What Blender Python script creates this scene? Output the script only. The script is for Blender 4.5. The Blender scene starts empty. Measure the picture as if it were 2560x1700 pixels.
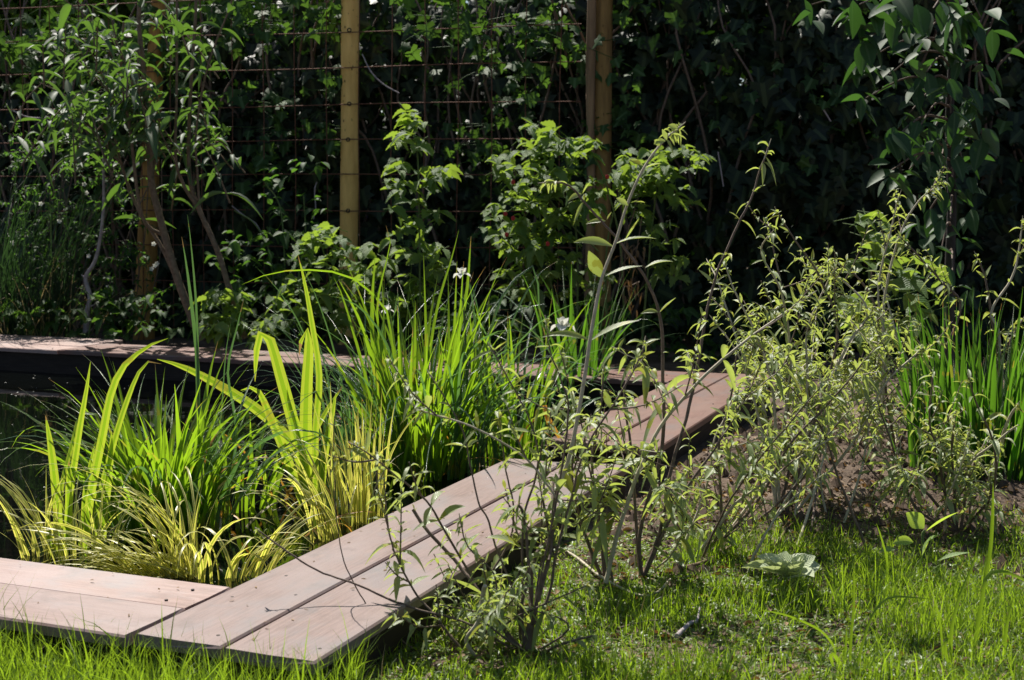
import bpy, math, random
import numpy as np
from math import sin, cos, radians, pi

# ------------------------------------------------------------------ camera, sky, sun
SC = bpy.context.scene
COL = SC.collection
FPX = 3278.0
PITCH = math.atan(340 / FPX)
CAMZ = 0.71
cam = bpy.data.cameras.new('camera')
camo = bpy.data.objects.new('camera', cam)
COL.objects.link(camo)
camo.location = (0, 0, CAMZ)
camo.rotation_euler = (pi / 2 - PITCH, 0, 0)
cam.sensor_width = 36
cam.lens = 36 * FPX / 2560
cam.clip_end = 500
cam.clip_start = 0.05
cam.dof.use_dof = True
cam.dof.focus_distance = 2.75
cam.dof.aperture_fstop = 11.0
SC.camera = camo

SUN_AZ, SUN_EL = -22.0, 56.0
w = bpy.data.worlds.new('World')
SC.world = w
w.use_nodes = True
nt = w.node_tree
bg = nt.nodes['Background']
sky = nt.nodes.new('ShaderNodeTexSky')
sky.sky_type = 'NISHITA'
sky.sun_disc = False
sky.sun_elevation = radians(SUN_EL)
sky.sun_rotation = radians(SUN_AZ) % (2 * pi)
nt.links.new(sky.outputs[0], bg.inputs[0])
bg.inputs[1].default_value = 0.06
sl = bpy.data.lights.new('sun', 'SUN')
sl.energy = 5.0
sl.angle = radians(0.5)
sl.color = (1, 0.95, 0.86)
so = bpy.data.objects.new('sun', sl)
COL.objects.link(so)
a_, e_ = radians(SUN_AZ), radians(SUN_EL)
from mathutils import Vector
so.rotation_euler = Vector((sin(a_) * cos(e_), cos(a_) * cos(e_), sin(e_))).to_track_quat('Z', 'Y').to_euler()
so.location = (-2, 4, 6)
SC.view_settings.view_transform = 'Standard'
SC.view_settings.look = 'None'
SC.view_settings.exposure = 0.75
SC.view_settings.gamma = 1
SC.cycles.max_bounces = 8
SC.cycles.transmission_bounces = 4

# ------------------------------------------------------------------ helpers
rng = np.random.default_rng(7)
random.seed(7)
CP, SP = cos(PITCH), sin(PITCH)


def ray(x, y):
    a = (x - 1280) / FPX
    b = -(y - 850) / FPX
    return np.array([a, CP + b * SP, -SP + b * CP])


def gp(x, y, z=0.0):
    r = ray(x, y)
    return np.array([0, 0, CAMZ]) + r * ((z - CAMZ) / r[2])


def at(x, y, Y):
    r = ray(x, y)
    return np.array([0, 0, CAMZ]) + r * (Y / r[1])


def proj(P):
    P = np.asarray(P) - np.array([0, 0, CAMZ])
    d = P[..., 1] * CP - P[..., 2] * SP
    u = P[..., 1] * SP + P[..., 2] * CP
    return 1280 + FPX * P[..., 0] / d, 850 - FPX * u / d


def D(pts):
    return [(x / .9223, y / .9223) for x, y in pts]


CR = {1: (0, 0), 2: (640, 0), 3: (1280, 0), 4: (1920, 0), 5: (0, 850), 6: (640, 850), 7: (1280, 850), 8: (1920, 850)}


def X(c, pts):
    ox, oy = CR[c]
    return [(ox + x * .5421, oy + y * .5421) for x, y in pts]


def nrm(v):
    return v / np.maximum(np.linalg.norm(v, axis=-1, keepdims=True), 1e-9)


def smooth(pts, m=6):
    p = np.asarray(pts, float)
    if len(p) < 3:
        t = np.linspace(0, 1, m + 1)[:, None]
        return p[0] * (1 - t) + p[-1] * t
    q = np.vstack([2 * p[0] - p[1], p, 2 * p[-1] - p[-2]])
    out = []
    for i in range(1, len(q) - 2):
        for k in range(m):
            t = k / m
            out.append(0.5 * (2 * q[i] + (q[i + 1] - q[i - 1]) * t + (2 * q[i - 1] - 5 * q[i] + 4 * q[i + 1] - q[i + 2]) * t * t
                              + (3 * q[i] - q[i - 1] - 3 * q[i + 1] + q[i + 2]) * t ** 3))
    out.append(q[-2])
    return np.array(out)


def resample(p, n):
    d = np.r_[0, np.cumsum(np.linalg.norm(np.diff(p, axis=0), axis=1))]
    t = np.linspace(0, d[-1], n)
    return np.stack([np.interp(t, d, p[:, k]) for k in range(3)], 1)


class Geo:
    def __init__(s):
        s.v, s.a, s.f3, s.f4, s.n = [], [], [], [], 0

    def add(s, v, a, f3=None, f4=None):
        v = np.asarray(v, np.float32).reshape(-1, 3)
        s.v.append(v)
        s.a.append(np.asarray(a, np.float32).reshape(-1, 3))
        if f3 is not None and len(f3):
            s.f3.append(np.asarray(f3, np.int64) + s.n)
        if f4 is not None and len(f4):
            s.f4.append(np.asarray(f4, np.int64) + s.n)
        s.n += len(v)

    def ribs(s, P, W, S, fold=0.15, tint=None):
        """folded ribbons: P (N,K,3) centre lines, W (N,K) widths, S (N,K,3) side vectors"""
        N, K = P.shape[:2]
        if tint is None:
            tint = rng.random(N)
        T = nrm(np.gradient(P, axis=1))
        S = nrm(S - T * (S * T).sum(-1, keepdims=True))
        n = np.cross(S, T)
        h = W[..., None] / 2
        up = n * h * fold
        V = np.stack([P - S * h + up, P - up * .3, P + S * h + up], 2)
        al = np.broadcast_to(np.linspace(0, 1, K)[None, :, None], (N, K, 3))
        ac = np.broadcast_to(np.array([0, .5, 1.])[None, None], (N, K, 3))
        ti = np.broadcast_to(np.asarray(tint)[:, None, None], (N, K, 3))
        A = np.stack([ac, al, ti], -1)
        base = (np.arange(N) * K * 3)[:, None, None] + (np.arange(K - 1) * 3)[None, :, None]
        f = []
        for c in (0, 1):
            f.append(np.concatenate([base + c, base + c + 1, base + c + 4, base + c + 3], 2).reshape(-1, 4))
        s.add(V.reshape(-1, 3), A.reshape(-1, 3), f4=np.vstack(f))

    def leaves(s, B, d, L, W, droop=.4, up=None, roll=None, tint=None, K=6, prof=None, fold=.25, wave=0.):
        B = np.atleast_2d(B)
        N = len(B)
        d = nrm(np.broadcast_to(d, (N, 3)).astype(float))
        L = np.broadcast_to(L, (N,))
        W = np.broadcast_to(W, (N,))
        droop = np.broadcast_to(droop, (N,))
        if up is None:
            up = np.array([0, 0, 1.]) + rng.normal(0, .15, (N, 3))
        S = np.cross(d, up)
        S = nrm(S + 1e-4)
        n = np.cross(S, d)
        if roll is None:
            roll = rng.normal(0, .35, N)
        roll = np.broadcast_to(roll, (N,))[:, None]
        S = S * np.cos(roll) + n * np.sin(roll)
        t = np.linspace(0, 1, K)
        if prof is None:
            prof = np.sin(pi * np.clip(t, .03, .985) ** .75) ** .9
        else:
            prof = np.interp(t, np.linspace(0, 1, len(prof)), prof)
        prof = np.maximum(prof, .03)
        P = B[:, None] + d[:, None] * (L[:, None] * t)[..., None]
        P[..., 2] -= (droop * L)[:, None] * t ** 2
        if wave:
            P = P + S[:, None] * (rng.normal(0, wave, (N, 1)) * L[:, None] * t ** 2)[..., None]
        WW = W[:, None] * prof[None]
        s.ribs(P, WW, np.repeat(S[:, None], K, 1), fold, tint)

    def blades(s, B, az, lean, bend, L, W, K=8, power=1.6, twist=None, fold=.2, tint=None, prof=None):
        """grass-like blades: start at lean from vertical, bend further along the length"""
        N = len(B)
        t = np.linspace(0, 1, K)
        th = lean[:, None] + bend[:, None] * t[None] ** power
        ds = (L / (K - 1))[:, None]
        hx = np.cumsum(np.sin(th) * ds, 1) - np.sin(th[:, :1]) * ds
        hz = np.cumsum(np.cos(th) * ds, 1) - np.cos(th[:, :1]) * ds
        P = B[:, None] + np.stack([np.cos(az)[:, None] * hx, np.sin(az)[:, None] * hx, hz], -1)
        if twist is None:
            twist = rng.normal(0, .7, N)
        sa = az + pi / 2 + twist
        S = np.stack([np.cos(sa), np.sin(sa), 0 * sa], -1)
        if prof is None:
            prof = [.75, .95, 1, .97, .85, .6, .3, .03]
        pr = np.interp(t, np.linspace(0, 1, len(prof)), prof)
        s.ribs(P, W[:, None] * pr[None], np.repeat(S[:, None], K, 1), fold, tint)

    def tube(s, p, r, n=6, tint=.5):
        p = np.asarray(p, float)
        K = len(p)
        r = np.interp(np.linspace(0, 1, K), np.linspace(0, 1, len(np.atleast_1d(r))), np.atleast_1d(r)) if np.ndim(r) else np.full(K, r)
        T = nrm(np.gradient(p, axis=0))
        ref = np.array([.3, .9, .1])
        A = nrm(np.cross(T, ref))
        Bv = np.cross(T, A)
        th = np.linspace(0, 2 * pi, n, endpoint=False)
        V = p[:, None] + r[:, None, None] * (A[:, None] * np.cos(th)[None, :, None] + Bv[:, None] * np.sin(th)[None, :, None])
        d = np.linspace(0, 1, K)
        at_ = np.stack([np.broadcast_to(th / (2 * pi), (K, n)), np.broadcast_to(d[:, None], (K, n)), np.full((K, n), tint)], -1)
        i = np.arange(n)
        j = (i + 1) % n
        f = np.concatenate([np.stack([k * n + i, k * n + j, (k + 1) * n + j, (k + 1) * n + i], 1) for k in range(K - 1)])
        s.add(V.reshape(-1, 3), at_.reshape(-1, 3), f4=f)
        c = [[k, k + 1, 0] for k in range(1, n - 1)]
        s.add(V[0], at_[0], f3=[[0, k + 1, k] for k in range(1, n - 1)])
        s.add(V[-1], at_[-1], f3=[[0, k, k + 1] for k in range(1, n - 1)])

    def stamp(s, TV, TA, TF, B, X_, Y_, Z_, tint):
        """copies of a template (verts TV, attrs TA, tris TF) with frames X_,Y_,Z_ (N,3, scaled)"""
        N = len(B)
        V = B[:, None] + TV[None, :, 0:1] * X_[:, None] + TV[None, :, 1:2] * Y_[:, None] + TV[None, :, 2:3] * Z_[:, None]
        A = np.repeat(TA[None], N, 0).copy()
        A[..., 2] = np.asarray(tint)[:, None]
        F = (TF[None] + (np.arange(N) * len(TV))[:, None, None]).reshape(-1, 3)
        s.add(V.reshape(-1, 3), A.reshape(-1, 3), f3=F)

    def box(s, c0, c1, M=None, O=None, tint=.5, bev=0.0):
        x0, y0, z0 = c0
        x1, y1, z1 = c1
        b = min(bev, abs(x1 - x0) / 3, abs(z1 - z0) / 3)
        if b <= 0:
            V = np.array([[x, y, z] for z in (z0, z1) for y in (y0, y1) for x in (x0, x1)], float)
            F = [[0, 2, 3, 1], [4, 5, 7, 6], [0, 1, 5, 4], [2, 6, 7, 3], [0, 4, 6, 2], [1, 3, 7, 5]]
        else:  # chamfered along all top edges
            V = [[x, y, z0] for y in (y0, y1) for x in (x0, x1)] + [[x, y, z1 - b] for y in (y0, y1) for x in (x0, x1)] + \
                [[x, y, z1] for y in (y0 + b, y1 - b) for x in (x0 + b, x1 - b)]
            V = np.array(V, float)
            F = [[0, 2, 3, 1], [0, 1, 5, 4], [1, 3, 7, 5], [3, 2, 6, 7], [2, 0, 4, 6], [4, 5, 9, 8], [5, 7, 11, 9], [7, 6, 10, 11], [6, 4, 8, 10], [8, 9, 11, 10]]
        if M is not None:
            V = V @ np.asarray(M).T
        if O is not None:
            V = V + O
        s.add(V, np.tile([0, 0, tint], (len(V), 1)), f4=F)

    def build(s, name, mat, parent=None, smooth_=True):
        V = np.vstack(s.v)
        A = np.vstack(s.a)
        f3 = np.vstack(s.f3) if s.f3 else np.zeros((0, 3), int)
        f4 = np.vstack(s.f4) if s.f4 else np.zeros((0, 4), int)
        me = bpy.data.meshes.new(name)
        off = np.zeros(3)
        if parent is not None:
            off = np.array(parent.location)
            q = parent
            while q.parent is not None:
                q = q.parent
                off = off + np.array(q.location)
        me.vertices.add(len(V))
        me.vertices.foreach_set('co', (V - off).astype(np.float32).ravel())
        nl = len(f3) * 3 + len(f4) * 4
        me.loops.add(nl)
        me.loops.foreach_set('vertex_index', np.concatenate([f3.ravel(), f4.ravel()]).astype(np.int32))
        np_ = len(f3) + len(f4)
        me.polygons.add(np_)
        st = np.concatenate([np.arange(len(f3)) * 3, len(f3) * 3 + np.arange(len(f4)) * 4]).astype(np.int32)
        me.polygons.foreach_set('loop_start', st)
        me.polygons.foreach_set('use_smooth', np.full(np_, smooth_))
        me.update(calc_edges=True)
        me.validate()
        at_ = me.attributes.new('luv', 'FLOAT_VECTOR', 'POINT')
        at_.data.foreach_set('vector', A.astype(np.float32).ravel())
        me.materials.append(mat)
        o = bpy.data.objects.new(name, me)
        COL.objects.link(o)
        if parent is not None:
            o.parent = parent
        return o


def thing(name, label, cat, loc, group=None):
    o = bpy.data.objects.new(name, None)
    o.empty_display_size = .1
    COL.objects.link(o)
    o.location = [float(q) for q in loc]
    return tag(o, label, cat, group)


def tag(o, label, cat, group=None, kind=None):
    o['label'] = label
    o['category'] = cat
    if group:
        o['group'] = group
    if kind:
        o['kind'] = kind
    return o


# ------------------------------------------------------------------ materials
def mk(name):
    m = bpy.data.materials.new(name)
    m.use_nodes = True
    t = m.node_tree
    for n in list(t.nodes):
        t.nodes.remove(n)
    out = t.nodes.new('ShaderNodeOutputMaterial')
    return m, t, out


def N(t, typ, **kw):
    n = t.nodes.new(typ)
    for k, v in kw.items():
        if k.startswith('i_'):
            n.inputs[int(k[2:])].default_value = v
        else:
            setattr(n, k, v)
    return n


def math_(t, op, a, b=None, c=None):
    n = t.nodes.new('ShaderNodeMath')
    n.operation = op
    for i, q in enumerate((a, b, c)):
        if q is None:
            continue
        if isinstance(q, (int, float)):
            n.inputs[i].default_value = q
        else:
            t.links.new(q, n.inputs[i])
    return n.outputs[0]


def mixc(t, f, a, b):
    n = t.nodes.new('ShaderNodeMix')
    n.data_type = 'RGBA'
    for s_, q in ((0, f), (6, a), (7, b)):
        if isinstance(q, (int, float)):
            n.inputs[s_].default_value = q
        elif isinstance(q, tuple):
            n.inputs[s_].default_value = (*q, 1)
        else:
            t.links.new(q, n.inputs[s_])
    return n.outputs[2]


def leafmat(name, A, B, TR, rough=.45, trans=.4, rib=None, stripe=None, back=None, spec=.5, bump=0., spots=None, tips=False):
    m, t, out = mk(name)
    at_ = N(t, 'ShaderNodeAttribute', attribute_name='luv')
    sp = N(t, 'ShaderNodeSeparateXYZ')
    t.links.new(at_.outputs['Vector'], sp.inputs[0])
    ac, al, ti = sp.outputs
    col = mixc(t, ti, A, B)
    trc = mixc(t, ti, tuple(np.array(TR) * .8), TR)
    tc = N(t, 'ShaderNodeTexCoord')
    no = N(t, 'ShaderNodeTexNoise')
    no.inputs['Scale'].default_value = 60
    t.links.new(tc.outputs['Object'], no.inputs['Vector'])
    col = mixc(t, math_(t, 'MULTIPLY', no.outputs[0], .5), col, tuple(np.array(A) * .6))
    mid = math_(t, 'ABSOLUTE', math_(t, 'SUBTRACT', ac, .5))
    if rib:
        f = math_(t, 'LESS_THAN', mid, .07)
        col = mixc(t, math_(t, 'MULTIPLY', f, .6), col, rib)
    if stripe:
        s_ = math_(t, 'GREATER_THAN', math_(t, 'ADD', mid, math_(t, 'MULTIPLY', math_(t, 'SINE', math_(t, 'MULTIPLY', ac, 26.)), .09)), .2)
        col = mixc(t, s_, col, stripe[0])
        trc = mixc(t, s_, trc, stripe[1])
    if spots:
        n2 = N(t, 'ShaderNodeTexNoise')
        n2.inputs['Scale'].default_value = 25
        t.links.new(tc.outputs['Object'], n2.inputs['Vector'])
        f = math_(t, 'GREATER_THAN', n2.outputs[0], .6)
        col = mixc(t, f, col, spots)
        trc = mixc(t, f, trc, spots)
    if tips:   # withered brown tips and blotches, different on every blade
        lim = math_(t, 'ADD', 1.0, math_(t, 'MULTIPLY', math_(t, 'SINE', math_(t, 'MULTIPLY', ti, 91.)), .06))
        f = math_(t, 'GREATER_THAN', math_(t, 'ADD', al, math_(t, 'MULTIPLY', math_(t, 'SUBTRACT', no.outputs[0], .5), .05)), lim)
        col = mixc(t, f, col, (.34, .22, .08))
        trc = mixc(t, f, trc, (.45, .28, .08))
        n3_ = N(t, 'ShaderNodeTexNoise')
        n3_.inputs['Scale'].default_value = 14
        n3_.inputs['Detail'].default_value = 4
        t.links.new(tc.outputs['Object'], n3_.inputs['Vector'])
        f = math_(t, 'MULTIPLY', math_(t, 'GREATER_THAN', n3_.outputs[0], .63), .6)
        col = mixc(t, f, col, (.22, .20, .04))
        trc = mixc(t, f, trc, (.50, .42, .04))
    if back:
        g = N(t, 'ShaderNodeNewGeometry')
        col = mixc(t, math_(t, 'MULTIPLY', g.outputs['Backfacing'], .85), col, back)
    pr = N(t, 'ShaderNodeBsdfPrincipled')
    t.links.new(col, pr.inputs['Base Color'])
    pr.inputs['Roughness'].default_value = rough
    pr.inputs['Specular IOR Level'].default_value = spec
    vb = math_(t, 'SINE', math_(t, 'MULTIPLY', math_(t, 'ADD', math_(t, 'MULTIPLY', al, 1.), math_(t, 'MULTIPLY', mid, -.6)), 60.))
    if tips:
        vb = math_(t, 'SINE', math_(t, 'MULTIPLY', ac, 75.))
        bump = .5
    if bump:
        bp = N(t, 'ShaderNodeBump')
        bp.inputs['Strength'].default_value = bump
        bp.inputs['Distance'].default_value = .002
        t.links.new(vb, bp.inputs['Height'])
        t.links.new(bp.outputs[0], pr.inputs['Normal'])
    tr = N(t, 'ShaderNodeBsdfTranslucent')
    t.links.new(trc, tr.inputs[0])
    mx = N(t, 'ShaderNodeMixShader', i_0=trans)
    t.links.new(pr.outputs[0], mx.inputs[1])
    t.links.new(tr.outputs[0], mx.inputs[2])
    t.links.new(mx.outputs[0], out.inputs[0])
    return m


def simplemat(name, A, B, rough=.7, scale=20., bump=.3, spec=.3, stretch=None, metallic=0., dist=.004):
    m, t, out = mk(name)
    tc = N(t, 'ShaderNodeTexCoord')
    mp = N(t, 'ShaderNodeMapping')
    if stretch:
        mp.inputs['Scale'].default_value = stretch
    t.links.new(tc.outputs['Object'], mp.inputs[0])
    no = N(t, 'ShaderNodeTexNoise')
    no.inputs['Scale'].default_value = scale
    no.inputs['Detail'].default_value = 6
    no.inputs['Roughness'].default_value = .65
    t.links.new(mp.outputs[0], no.inputs['Vector'])
    rp = N(t, 'ShaderNodeMapRange', i_1=.3, i_2=.7)
    t.links.new(no.outputs[0], rp.inputs[0])
    pr = N(t, 'ShaderNodeBsdfPrincipled')
    t.links.new(mixc(t, rp.outputs[0], A, B), pr.inputs['Base Color'])
    pr.inputs['Roughness'].default_value = rough
    pr.inputs['Metallic'].default_value = metallic
    pr.inputs['Specular IOR Level'].default_value = spec
    bp = N(t, 'ShaderNodeBump')
    bp.inputs['Strength'].default_value = bump
    bp.inputs['Distance'].default_value = dist
    t.links.new(no.outputs[0], bp.inputs['Height'])
    t.links.new(bp.outputs[0], pr.inputs['Normal'])
    t.links.new(pr.outputs[0], out.inputs[0])
    return m


def woodmat(name, A, B, C_, azim, rough=.5, seed=0.):
    """weathered hardwood decking, grain running along azimuth"""
    m, t, out = mk(name)
    tc = N(t, 'ShaderNodeTexCoord')
    m1 = N(t, 'ShaderNodeMapping')
    m1.vector_type = 'POINT'
    m1.inputs['Rotation'].default_value = (0, 0, azim)
    t.links.new(tc.outputs['Object'], m1.inputs[0])

    def noise(sx, sy, scale, det=5, ro=.6, off=0.):
        mm = N(t, 'ShaderNodeMapping')
        mm.inputs['Scale'].default_value = (sx, sy, 1)
        mm.inputs['Location'].default_value = (seed + off, seed * 2 + off, 0)
        t.links.new(m1.outputs[0], mm.inputs[0])
        n = N(t, 'ShaderNodeTexNoise')
        n.inputs['Scale'].default_value = scale
        n.inputs['Detail'].default_value = det
        n.inputs['Roughness'].default_value = ro
        t.links.new(mm.outputs[0], n.inputs['Vector'])
        return n.outputs[0]
    grain = noise(1, 14, 14)
    fine = noise(6, 40, 30, 4)
    blot = noise(1, 2.2, 3.2, 5, .6, 3)
    pores = noise(5, 30, 26, 2, .5, 9)

    def rng_(f, a, b):
        r = N(t, 'ShaderNodeMapRange', i_1=a, i_2=b)
        t.links.new(f, r.inputs[0])
        return r.outputs[0]
    c = mixc(t, rng_(grain, .35, .68), A, B)
    c = mixc(t, rng_(blot, .38, .66), c, C_)
    c = mixc(t, math_(t, 'MULTIPLY', rng_(fine, .5, .75), .35), c, tuple(np.array(A) * .55))
    c = mixc(t, math_(t, 'MULTIPLY', rng_(pores, .66, .74), .6), c, tuple(np.array(A) * .35))
    stain = noise(1, 1.3, 9, 7, .7, 17)
    c = mixc(t, math_(t, 'MULTIPLY', rng_(stain, .54, .70), .55), c, tuple(np.array(A) * .6 + .01))
    grey = noise(1, 1.6, 4.5, 6, .65, 27)
    c = mixc(t, math_(t, 'MULTIPLY', rng_(grey, .5, .68), .5), c, tuple(np.array([.8, .86, .92]) * float(np.mean(B))))
    pr = N(t, 'ShaderNodeBsdfPrincipled')
    t.links.new(c, pr.inputs['Base Color'])
    pr.inputs['Roughness'].default_value = rough
    pr.inputs['Specular IOR Level'].default_value = .4
    bp = N(t, 'ShaderNodeBump')
    bp.inputs['Strength'].default_value = .25
    bp.inputs['Distance'].default_value = .001
    t.links.new(math_(t, 'ADD', grain, math_(t, 'MULTIPLY', fine, .6)), bp.inputs['Height'])
    t.links.new(bp.outputs[0], pr.inputs['Normal'])
    t.links.new(pr.outputs[0], out.inputs[0])
    return m


AZ = radians(22.1)
U = np.array([sin(AZ), cos(AZ), 0])
Vv = np.array([cos(AZ), -sin(AZ), 0])
O2 = np.array([-0.2589, 1.6755, 0])


def pf(u, v, z=0.):
    return O2 + U * u + Vv * v + np.array([0, 0, z])


M_ivy = leafmat('ivy_leaf', (.005, .013, .005), (.018, .036, .012), (.04, .11, .01), rough=.55, trans=.14, spec=.3, rib=(.05, .08, .03))  # leaf colour darkened to stand in for the hedge's inner shade
M_ivy2 = leafmat('lit_young_ivy_leaf', (.025, .06, .016), (.05, .10, .022), (.15, .31, .03), rough=.62, trans=.35, spec=.2, rib=(.12, .2, .08))  # paler copy of the ivy leaf, carries the brightness of lit leaves
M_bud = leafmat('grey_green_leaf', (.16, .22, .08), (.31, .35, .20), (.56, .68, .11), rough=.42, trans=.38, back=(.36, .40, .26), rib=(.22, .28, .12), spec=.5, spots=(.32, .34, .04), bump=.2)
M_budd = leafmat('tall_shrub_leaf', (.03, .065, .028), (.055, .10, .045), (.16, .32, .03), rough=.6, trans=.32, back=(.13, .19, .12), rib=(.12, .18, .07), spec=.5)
M_rasp = leafmat('raspberry_leaf', (.05, .12, .025), (.15, .23, .045), (.38, .56, .05), rough=.62, trans=.38, rib=(.10, .2, .06), bump=.5, back=(.14, .22, .12))
M_grass = leafmat('lawn_grass_blade', (.075, .145, .014), (.145, .21, .025), (.38, .58, .025), rough=.4, trans=.5)
M_thatch = leafmat('thatch_blade', (.04, .08, .012), (.12, .17, .03), (.22, .36, .02), rough=.5, trans=.4)
M_sedge = leafmat('sedge_blade', (.05, .13, .012), (.09, .18, .015), (.36, .60, .02), rough=.3, trans=.46, spec=.7, tips=True)
M_fount = leafmat('shaded_fountain_grass_blade', (.015, .04, .015), (.03, .06, .025), (.06, .14, .03), rough=.45, trans=.25, spec=.4)  # dark greens put the tuft's shade into its colour
M_sedge2 = leafmat('bluish_rush_blade', (.05, .12, .045), (.09, .17, .08), (.20, .42, .08), rough=.28, trans=.3, spec=.8, tips=True)
M_iris = leafmat('iris_blade', (.08, .18, .015), (.12, .24, .02), (.40, .64, .02), rough=.33, trans=.5, stripe=((.16, .25, .02), (.62, .76, .05)), spec=.5, tips=True)
M_var = leafmat('striped_sweet_flag_blade', (.16, .22, .03), (.26, .29, .04), (.42, .52, .04), rough=.38, trans=.48, stripe=((.68, .62, .22), (.92, .84, .16)), spec=.7)
M_iris2 = leafmat('dark_iris_blade', (.025, .085, .012), (.05, .12, .02), (.16, .38, .02), rough=.4, trans=.45, tips=True)
M_pear = leafmat('glossy_tree_leaf', (.02, .05, .022), (.04, .09, .03), (.10, .26, .03), rough=.6, trans=.25, rib=(.10, .15, .07), spec=.35, back=(.08, .12, .08))
M_small = leafmat('small_climber_leaf', (.02, .065, .015), (.05, .12, .02), (.14, .32, .03), rough=.65, trans=.4)
M_dry = leafmat('dry_leaf', (.10, .055, .02), (.34, .22, .11), (.30, .16, .04), rough=.7, trans=.2)
M_drygr = leafmat('straw', (.28, .22, .12), (.42, .36, .2), (.4, .3, .12), rough=.6, trans=.3)
M_pale = leafmat('felted_leaf', (.45, .52, .32), (.62, .66, .48), (.7, .8, .3), rough=.7, trans=.3, rib=(.5, .55, .35), bump=.5)
M_seed = leafmat('seedling_leaf', (.22, .34, .12), (.32, .44, .10), (.6, .8, .08), rough=.5, trans=.42, rib=(.4, .5, .25), bump=.4)
M_wfl = leafmat('white_petal', (.75, .74, .68), (.85, .84, .80), (.8, .8, .7), rough=.6, trans=.4)
M_wither = leafmat('withered_blade', (.45, .22, .03), (.55, .30, .04), (.7, .35, .04), trans=.4)
M_blue = simplemat('blue_plastic', (.02, .10, .8), (.03, .14, .9), rough=.5, bump=.05)
M_berry = simplemat('ripe_berry', (.34, .02, .018), (.48, .05, .04), rough=.4, scale=300, bump=.6, dist=.002)
M_stem = simplemat('shrub_bark', (.10, .065, .04), (.24, .17, .11), rough=.7, scale=60, bump=.5)
M_stemd = simplemat('dark_twig_bark', (.08, .055, .045), (.20, .145, .11), rough=.7, scale=80, bump=.5)
M_steml = simplemat('pale_shoot', (.30, .27, .17), (.52, .46, .36), rough=.65, scale=60, bump=.3)
M_greenst = simplemat('green_stem', (.07, .14, .03), (.14, .17, .06), rough=.6, scale=60, bump=.2)
M_grey = simplemat('grey_dead_wood', (.22, .18, .19), (.42, .37, .37), rough=.8, scale=50, bump=.6)
M_rust = simplemat('rusted_steel', (.09, .038, .022), (.17, .075, .045), rough=.85, scale=90, bump=.4)
M_post = simplemat('peeled_round_wood', (.66, .39, .11), (.92, .60, .20), rough=.75, scale=9, bump=.35, stretch=(3, 3, .5), dist=.008)
M_postd = simplemat('brown_round_wood', (.13, .075, .028), (.36, .22, .075), rough=.85, scale=9, bump=.6, stretch=(3, 3, .35), dist=.01)
M_postl = simplemat('orange_brown_round_wood', (.22, .11, .03), (.50, .28, .08), rough=.8, scale=9, bump=.5, stretch=(3, 3, .35), dist=.01)
M_batten = simplemat('split_batten_wood', (.12, .07, .04), (.34, .22, .12), rough=.85, scale=9, bump=.6, stretch=(3, 3, .35), dist=.006)
M_knot = simplemat('dark_knot', (.05, .03, .015), (.09, .05, .02), rough=.9)
M_dark = simplemat('shade_dark_timber', (.015, .010, .008), (.035, .024, .018), rough=.8, scale=12, bump=.4, stretch=(1, 1, 6))  # shade under the deck is put into this near-black colour
M_hole = simplemat('screw_head', (.02, .016, .014), (.05, .04, .035), rough=.5, metallic=.6)
WA, WB, WC = (.135, .082, .068), (.235, .156, .134), (.22, .162, .150)
M_deckU = [woodmat('deck_board_walk_%s' % n, WA, WB, WC, AZ - pi / 2, seed=s) for n, s in (('a', 1.), ('b', 5.))]
M_deckV = [woodmat('deck_board_edge_%s' % n, tuple(np.array(WA) * k), tuple(np.array(WB) * k), tuple(np.array(WC) * k), AZ, seed=s)
           for n, s, k in (('a', 11., 1.2), ('b', 15., 1.5))]
M_deckF = [woodmat('deck_board_far_%s' % n, tuple(np.array(c) * .9), tuple(np.array(c)), c, AZ, seed=s)
           for n, s, c in (('a', 21., (.17, .08, .06)), ('b', 25., (.34, .225, .195)))]  # lit pale left and shaded red right are put into the board colours
M_deckR = woodmat('deck_board_shaded_red', (.12, .058, .042), (.20, .105, .08), (.19, .115, .09), AZ - pi / 2, seed=31.)  # tree and hedge shade is put into this darker red-brown


# ------------------------------------------------------------------ ground
def fbm(x, y, f0=3., o=4, seed=0):
    r = np.random.default_rng(100 + seed)
    z = np.zeros_like(x)
    amp = 1.
    for k in range(o):
        for j in range(4):
            a = r.uniform(0, 2 * pi)
            ph = r.uniform(0, 2 * pi)
            z += amp * np.sin((x * cos(a) + y * sin(a)) * f0 * (1 + .35 * j) + ph + .8 * np.sin(y * f0 * .7 + j))
        f0 *= 2.1
        amp *= .5
    return z / 4


def ground_h(x, y):
    e = np.stack([x - O2[0], y - O2[1]], -1)
    u = e @ U[:2]
    v = e @ Vv[:2]
    h = .045 / (1 + np.exp(np.clip((y - 3.9) * 8, -50, 50))) + .004 * fbm(x, y, 5, 4)
    # soil bed right of the walkway
    bed = 1 / (1 + np.exp(np.clip(-(y - 2.62 + .06 * np.sin(5 * x)) * 30, -50, 50))) * 1 / (1 + np.exp(np.clip(-(v - .12) * 25, -50, 50)))
    h = h + bed * (.026 * np.abs(fbm(x, y, 14, 4, 3)) + .004 + .008 * np.clip(fbm(x, y, 4, 2, 5), -1, 1))
    inside = (np.minimum.reduce([u - .235, 2.85 - u, -.275 - v, v + 7]) * 40)
    s = 1 / (1 + np.exp(-np.clip(inside, -30, 30)))
    h = h * (1 - s) - .4 * s
    gap = (np.minimum.reduce([u - 1.41, 1.62 - u, v + .35, .02 - v]) * 60)
    h = h - .06 / (1 + np.exp(-np.clip(gap, -30, 30)))
    return h


GZ = .045


def gz(x, y):
    return float(ground_h(np.array([x]), np.array([y]))[0])


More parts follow.
